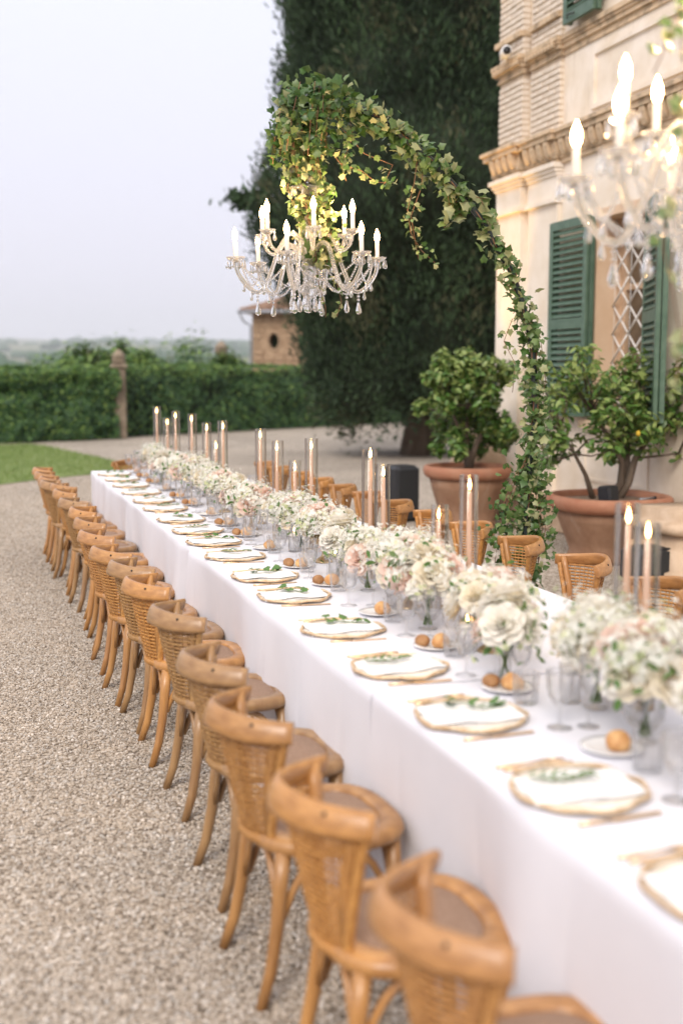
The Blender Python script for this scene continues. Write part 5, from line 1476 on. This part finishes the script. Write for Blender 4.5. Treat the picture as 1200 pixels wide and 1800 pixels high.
def ivy_garland(off, label, seed, n_single, full=True):
    rng = np.random.RandomState(seed); O = AP[0]+Vector((0, off, 0)); root = empty('ivy_garland', O); tag(root, label, 'ivy')
    o3 = np.array(O)
    sets = []    # P, size, tone probabilities
    pts, t = polyline_sample(AP, 2700, rng)
    z = pts[:, 2]
    # thickness along the arch: bushy foot, thin up the leg, full over the shoulder and a gap of bare tube
    th = np.interp(t, [0, .08, .16, .24, .34, .5, .56, .62, .66, .72, .84, .93, 1.0], [.16, .11, .055, .05, .06, .06, .055, .05, .016, .075, .07, .105, .10])
    keep = rng.uniform(size=len(pts)) < np.interp(t, [0, .1, .2, .5, .60, .635, .66, .69, .74, .85, 1], [.9, .8, .6, .6, .5, .22, .12, .5, .8, 1, 1])
    pts, th, t = pts[keep], th[keep], t[keep]
    pts = pts + rng.normal(size=pts.shape)*th[:, None]*.62 + np.array([0, off, 0]) + np.array([0, 0, -.25])*th[:, None]
    pts[:, 2] = np.maximum(pts[:, 2], .02)
    sets.append((pts, rng.uniform(.035, .068, len(pts)), np.where(t[:, None] > .9, [[.6, .35, .05]], np.where(t[:, None] < .12, [[.65, .3, .05]], [[.30, .42, .28]]))))
    strands = []
    def strand(path, n, sz=(.03, .05), pr=(.25, .45, .30), sp=.022):
        path = [Vector(p)+Vector((0, off, 0)) for p in path]; strands.append(path)
        P, t_ = polyline_sample(path, n, rng); P = P+rng.normal(size=P.shape)*sp
        sets.append((P, rng.uniform(*sz, len(P)), np.tile([pr], (len(P), 1))))
    A = lambda x, y, d=0: at(x, y, Y=AY+d)
    # thick column of ivy down the chain to the chandelier
    for q in range(17):
        dx = rng.uniform(-.085, .09); dy = rng.uniform(-.07, .06)
        strand([(CH1.x-.05+dx, AY+dy, 3.1), (CH1.x-.035+dx*.9, AY+dy, 2.9), (CH1.x+.01+dx*.8, AY+dy, 2.7), (CH1.x+.05+dx*.8, AY+dy, 2.52), (CH1.x+.06+dx*.6, AY+dy-.03, 2.34)], 62, (.032, .06), (.12, .43, .45), .03)
    # bushy head
    for q in range(12):
        a = rng.uniform(0, 6.28); strand([(CH1.x-.0+.1*math.cos(a), AY+.12*math.sin(a), 3.27), (CH1.x-.03+.13*math.cos(a), AY+.15*math.sin(a), 3.1), (CH1.x-.05+.15*math.cos(a), AY+.14*math.sin(a), 2.96-.1*rng.uniform())], 30, (.04, .065), (.55, .38, .07), .025)
    strand([A(575, 165), A(600, 225), A(640, 270), A(690, 290), A(672, 330)], 48)
    strand([A(560, 240), A(600, 290), A(635, 300), A(660, 320), A(690, 322)], 42, pr=(.15, .45, .4))
    strand([A(610, 185), A(620, 240), A(600, 290), A(608, 318)], 40)
    strand([A(735, 265), A(728, 320), A(716, 370), A(722, 410), A(740, 440), A(768, 466)], 42, (.025, .045))
    strand([A(745, 275), A(740, 330), A(722, 380), A(735, 455)], 34, (.025, .045))
    strand([A(780, 310), A(790, 360), A(780, 400)], 26, (.05, .085), (.2, .35, .45))
    strand([A(845, 350), A(856, 385), A(848, 425)], 20, (.055, .09), (.15, .35, .5))
    strand([A(790, 330), A(830, 345), A(855, 350)], 12, (.05, .08), (.15, .35, .5))
    strand([A(800, 350), A(812, 385)], 14, (.05, .085), (.2, .3, .5))
    strand([A(575, 440), A(590, 490), A(600, 530), A(592, 556)], 20, (.03, .045), (.1, .4, .5), .012)
    strand([A(555, 440), A(560, 500), A(572, 540), A(572, 558)], 16, (.022, .035), (.1, .4, .5), .010)
    strand([A(900, 560), A(885, 600), A(905, 640), A(900, 690)], 26, (.03, .05)); strand([A(950, 600), A(958, 670), A(945, 740), A(955, 800)], 36, (.03, .06))
    strand([A(890, 500), A(915, 520), A(935, 545)], 14, (.02, .035))
    for q in range(3): strand([A(932, 780+q*15), A(915-q*4, 830), A(895-q*6, 890), A(885-q*8, 990)], 60, (.035, .06), (.6, .35, .05), .04)
    for q in range(3): strand([A(938, 800+q*15), A(940+q*5, 860), A(948+q*5, 930), A(945, 990)], 60, (.035, .06), (.5, .4, .1), .045)
    strand([A(515, 290), A(505, 330), A(520, 370)], 26, (.03, .05), (.1, .4, .5))
    P = np.concatenate([s[0] for s in sets]); S_ = np.concatenate([s[1] for s in sets]); pr = np.concatenate([s[2] for s in sets])
    P = P - o3; n = len(P)
    c = rng.uniform(size=n); mi = (c[:, None] > np.cumsum(pr, axis=1)).sum(axis=1).clip(0, 2)
    nrm = np.stack([rng.normal(size=n)*.5, -.7+rng.normal(size=n)*.5, .6+rng.normal(size=n)*.4], axis=1)
    big = np.argsort(-S_)[:n_single]; rest = np.setdiff1d(np.arange(n), big)
    Vv, Ff = scatter(IVY_V, IVY_F, P[rest], S_[rest]*.92, nrm[rest], 1.0, rng)
    obj('ivy_leaves', np_mesh('ivy_leaves', Vv, Ff, [MAT['ivy_a'], MAT['ivy_b'], MAT['ivy_c']], np.repeat(mi[rest], len(IVY_F))), root)['kind'] = 'stuff'
    lm = [np_mesh('leaf', IVY_V, IVY_F, MAT[q]) for q in ('ivy_a', 'ivy_b', 'ivy_c')]
    for i in big:
        q = Vector(nrm[i]).normalized().to_track_quat('Z', 'Y').to_euler(); o = obj('leaf', lm[int(mi[i])], root, P[i], q, float(S_[i])); o.rotation_euler.rotate_axis('Z', float(rng.uniform(0, 6.28)))
    m = MB()
    for path in strands: m.tube([p-O for p in path], .0022, 4)
    for k in range(4): m.tube([p-AP[0]+Vector((.02*math.cos(i*1.7+k*1.6), .02*math.sin(i*1.7+k*1.6), 0)) for i, p in enumerate(AP)], .004, 5)
    m.build('vine_stems', MAT['vine'], root)['kind'] = 'stuff'
ivy_garland(0, 'variegated ivy wound over the metal arch and down into the chandelier', 51, 260)
# ivy of the second chandelier: a few trailing strands near the lens
def ivy_near():
    rng = np.random.RandomState(61); root = empty('ivy_garland', CH2); tag(root, 'blurred yellow-green ivy strands trailing by the chandelier close to the camera', 'ivy')
    Yc = CH2.y; B = lambda x, y, d=0: at(x, y, Y=Yc-.25+d)-CH2
    strands = [[Vector((.0, 0, .95)), B(1210, -40), B(1192, 30), B(1200, 110)], [B(1225, -60), B(1165, 90), B(1148, 128)], [B(1215, 60), B(1195, 190), B(1205, 260)], [B(1210, 260), B(1168, 390), B(1165, 440), B(1180, 500), B(1192, 580)], [B(1205, 560), B(1190, 640), B(1188, 690)]]
    m = MB(); P = []
    for s in strands:
        m.tube(s, .002, 4); p, t = polyline_sample(s, 13, rng); P.append(p[4:]+rng.normal(size=p[4:].shape)*.014)
    m.build('vine_stems', MAT['vine'], root)['kind'] = 'stuff'
    P = np.concatenate(P); lm = [np_mesh('leaf', IVY_V, IVY_F, MAT[q]) for q in ('ivy_b', 'ivy_c')]
    for p in P:
        d = Vector((rng.normal()*.5, -1, .5)).normalized(); o = obj('leaf', lm[rng.randint(2)], root, p, d.to_track_quat('Z', 'Y').to_euler(), float(rng.uniform(.03, .045))); o.rotation_euler.rotate_axis('Z', float(rng.uniform(0, 6.28)))
ivy_near()

# ------------------------------------------------------------------ evening haze over the valley
HAZE = True
if HAZE:
    m = MB(); m.box((0, 4500, 190), (24000, 10000, 440)); o = m.build('haze', None.__class__ and MAT['hill'])
    o.data.materials.clear()
    hm = bpy.data.materials.new('haze'); hm.use_nodes = True; N = hm.node_tree.nodes; N.clear()
    ou = N.new('ShaderNodeOutputMaterial'); pv = N.new('ShaderNodeVolumePrincipled'); pv.inputs['Color'].default_value = (.90, .92, 1.0, 1); pv.inputs['Density'].default_value = .00017; pv.inputs['Anisotropy'].default_value = .2
    hm.node_tree.links.new(pv.outputs[0], ou.inputs['Volume']); o.data.materials.append(hm); tag(o, 'evening haze over the valley', kind='stuff')
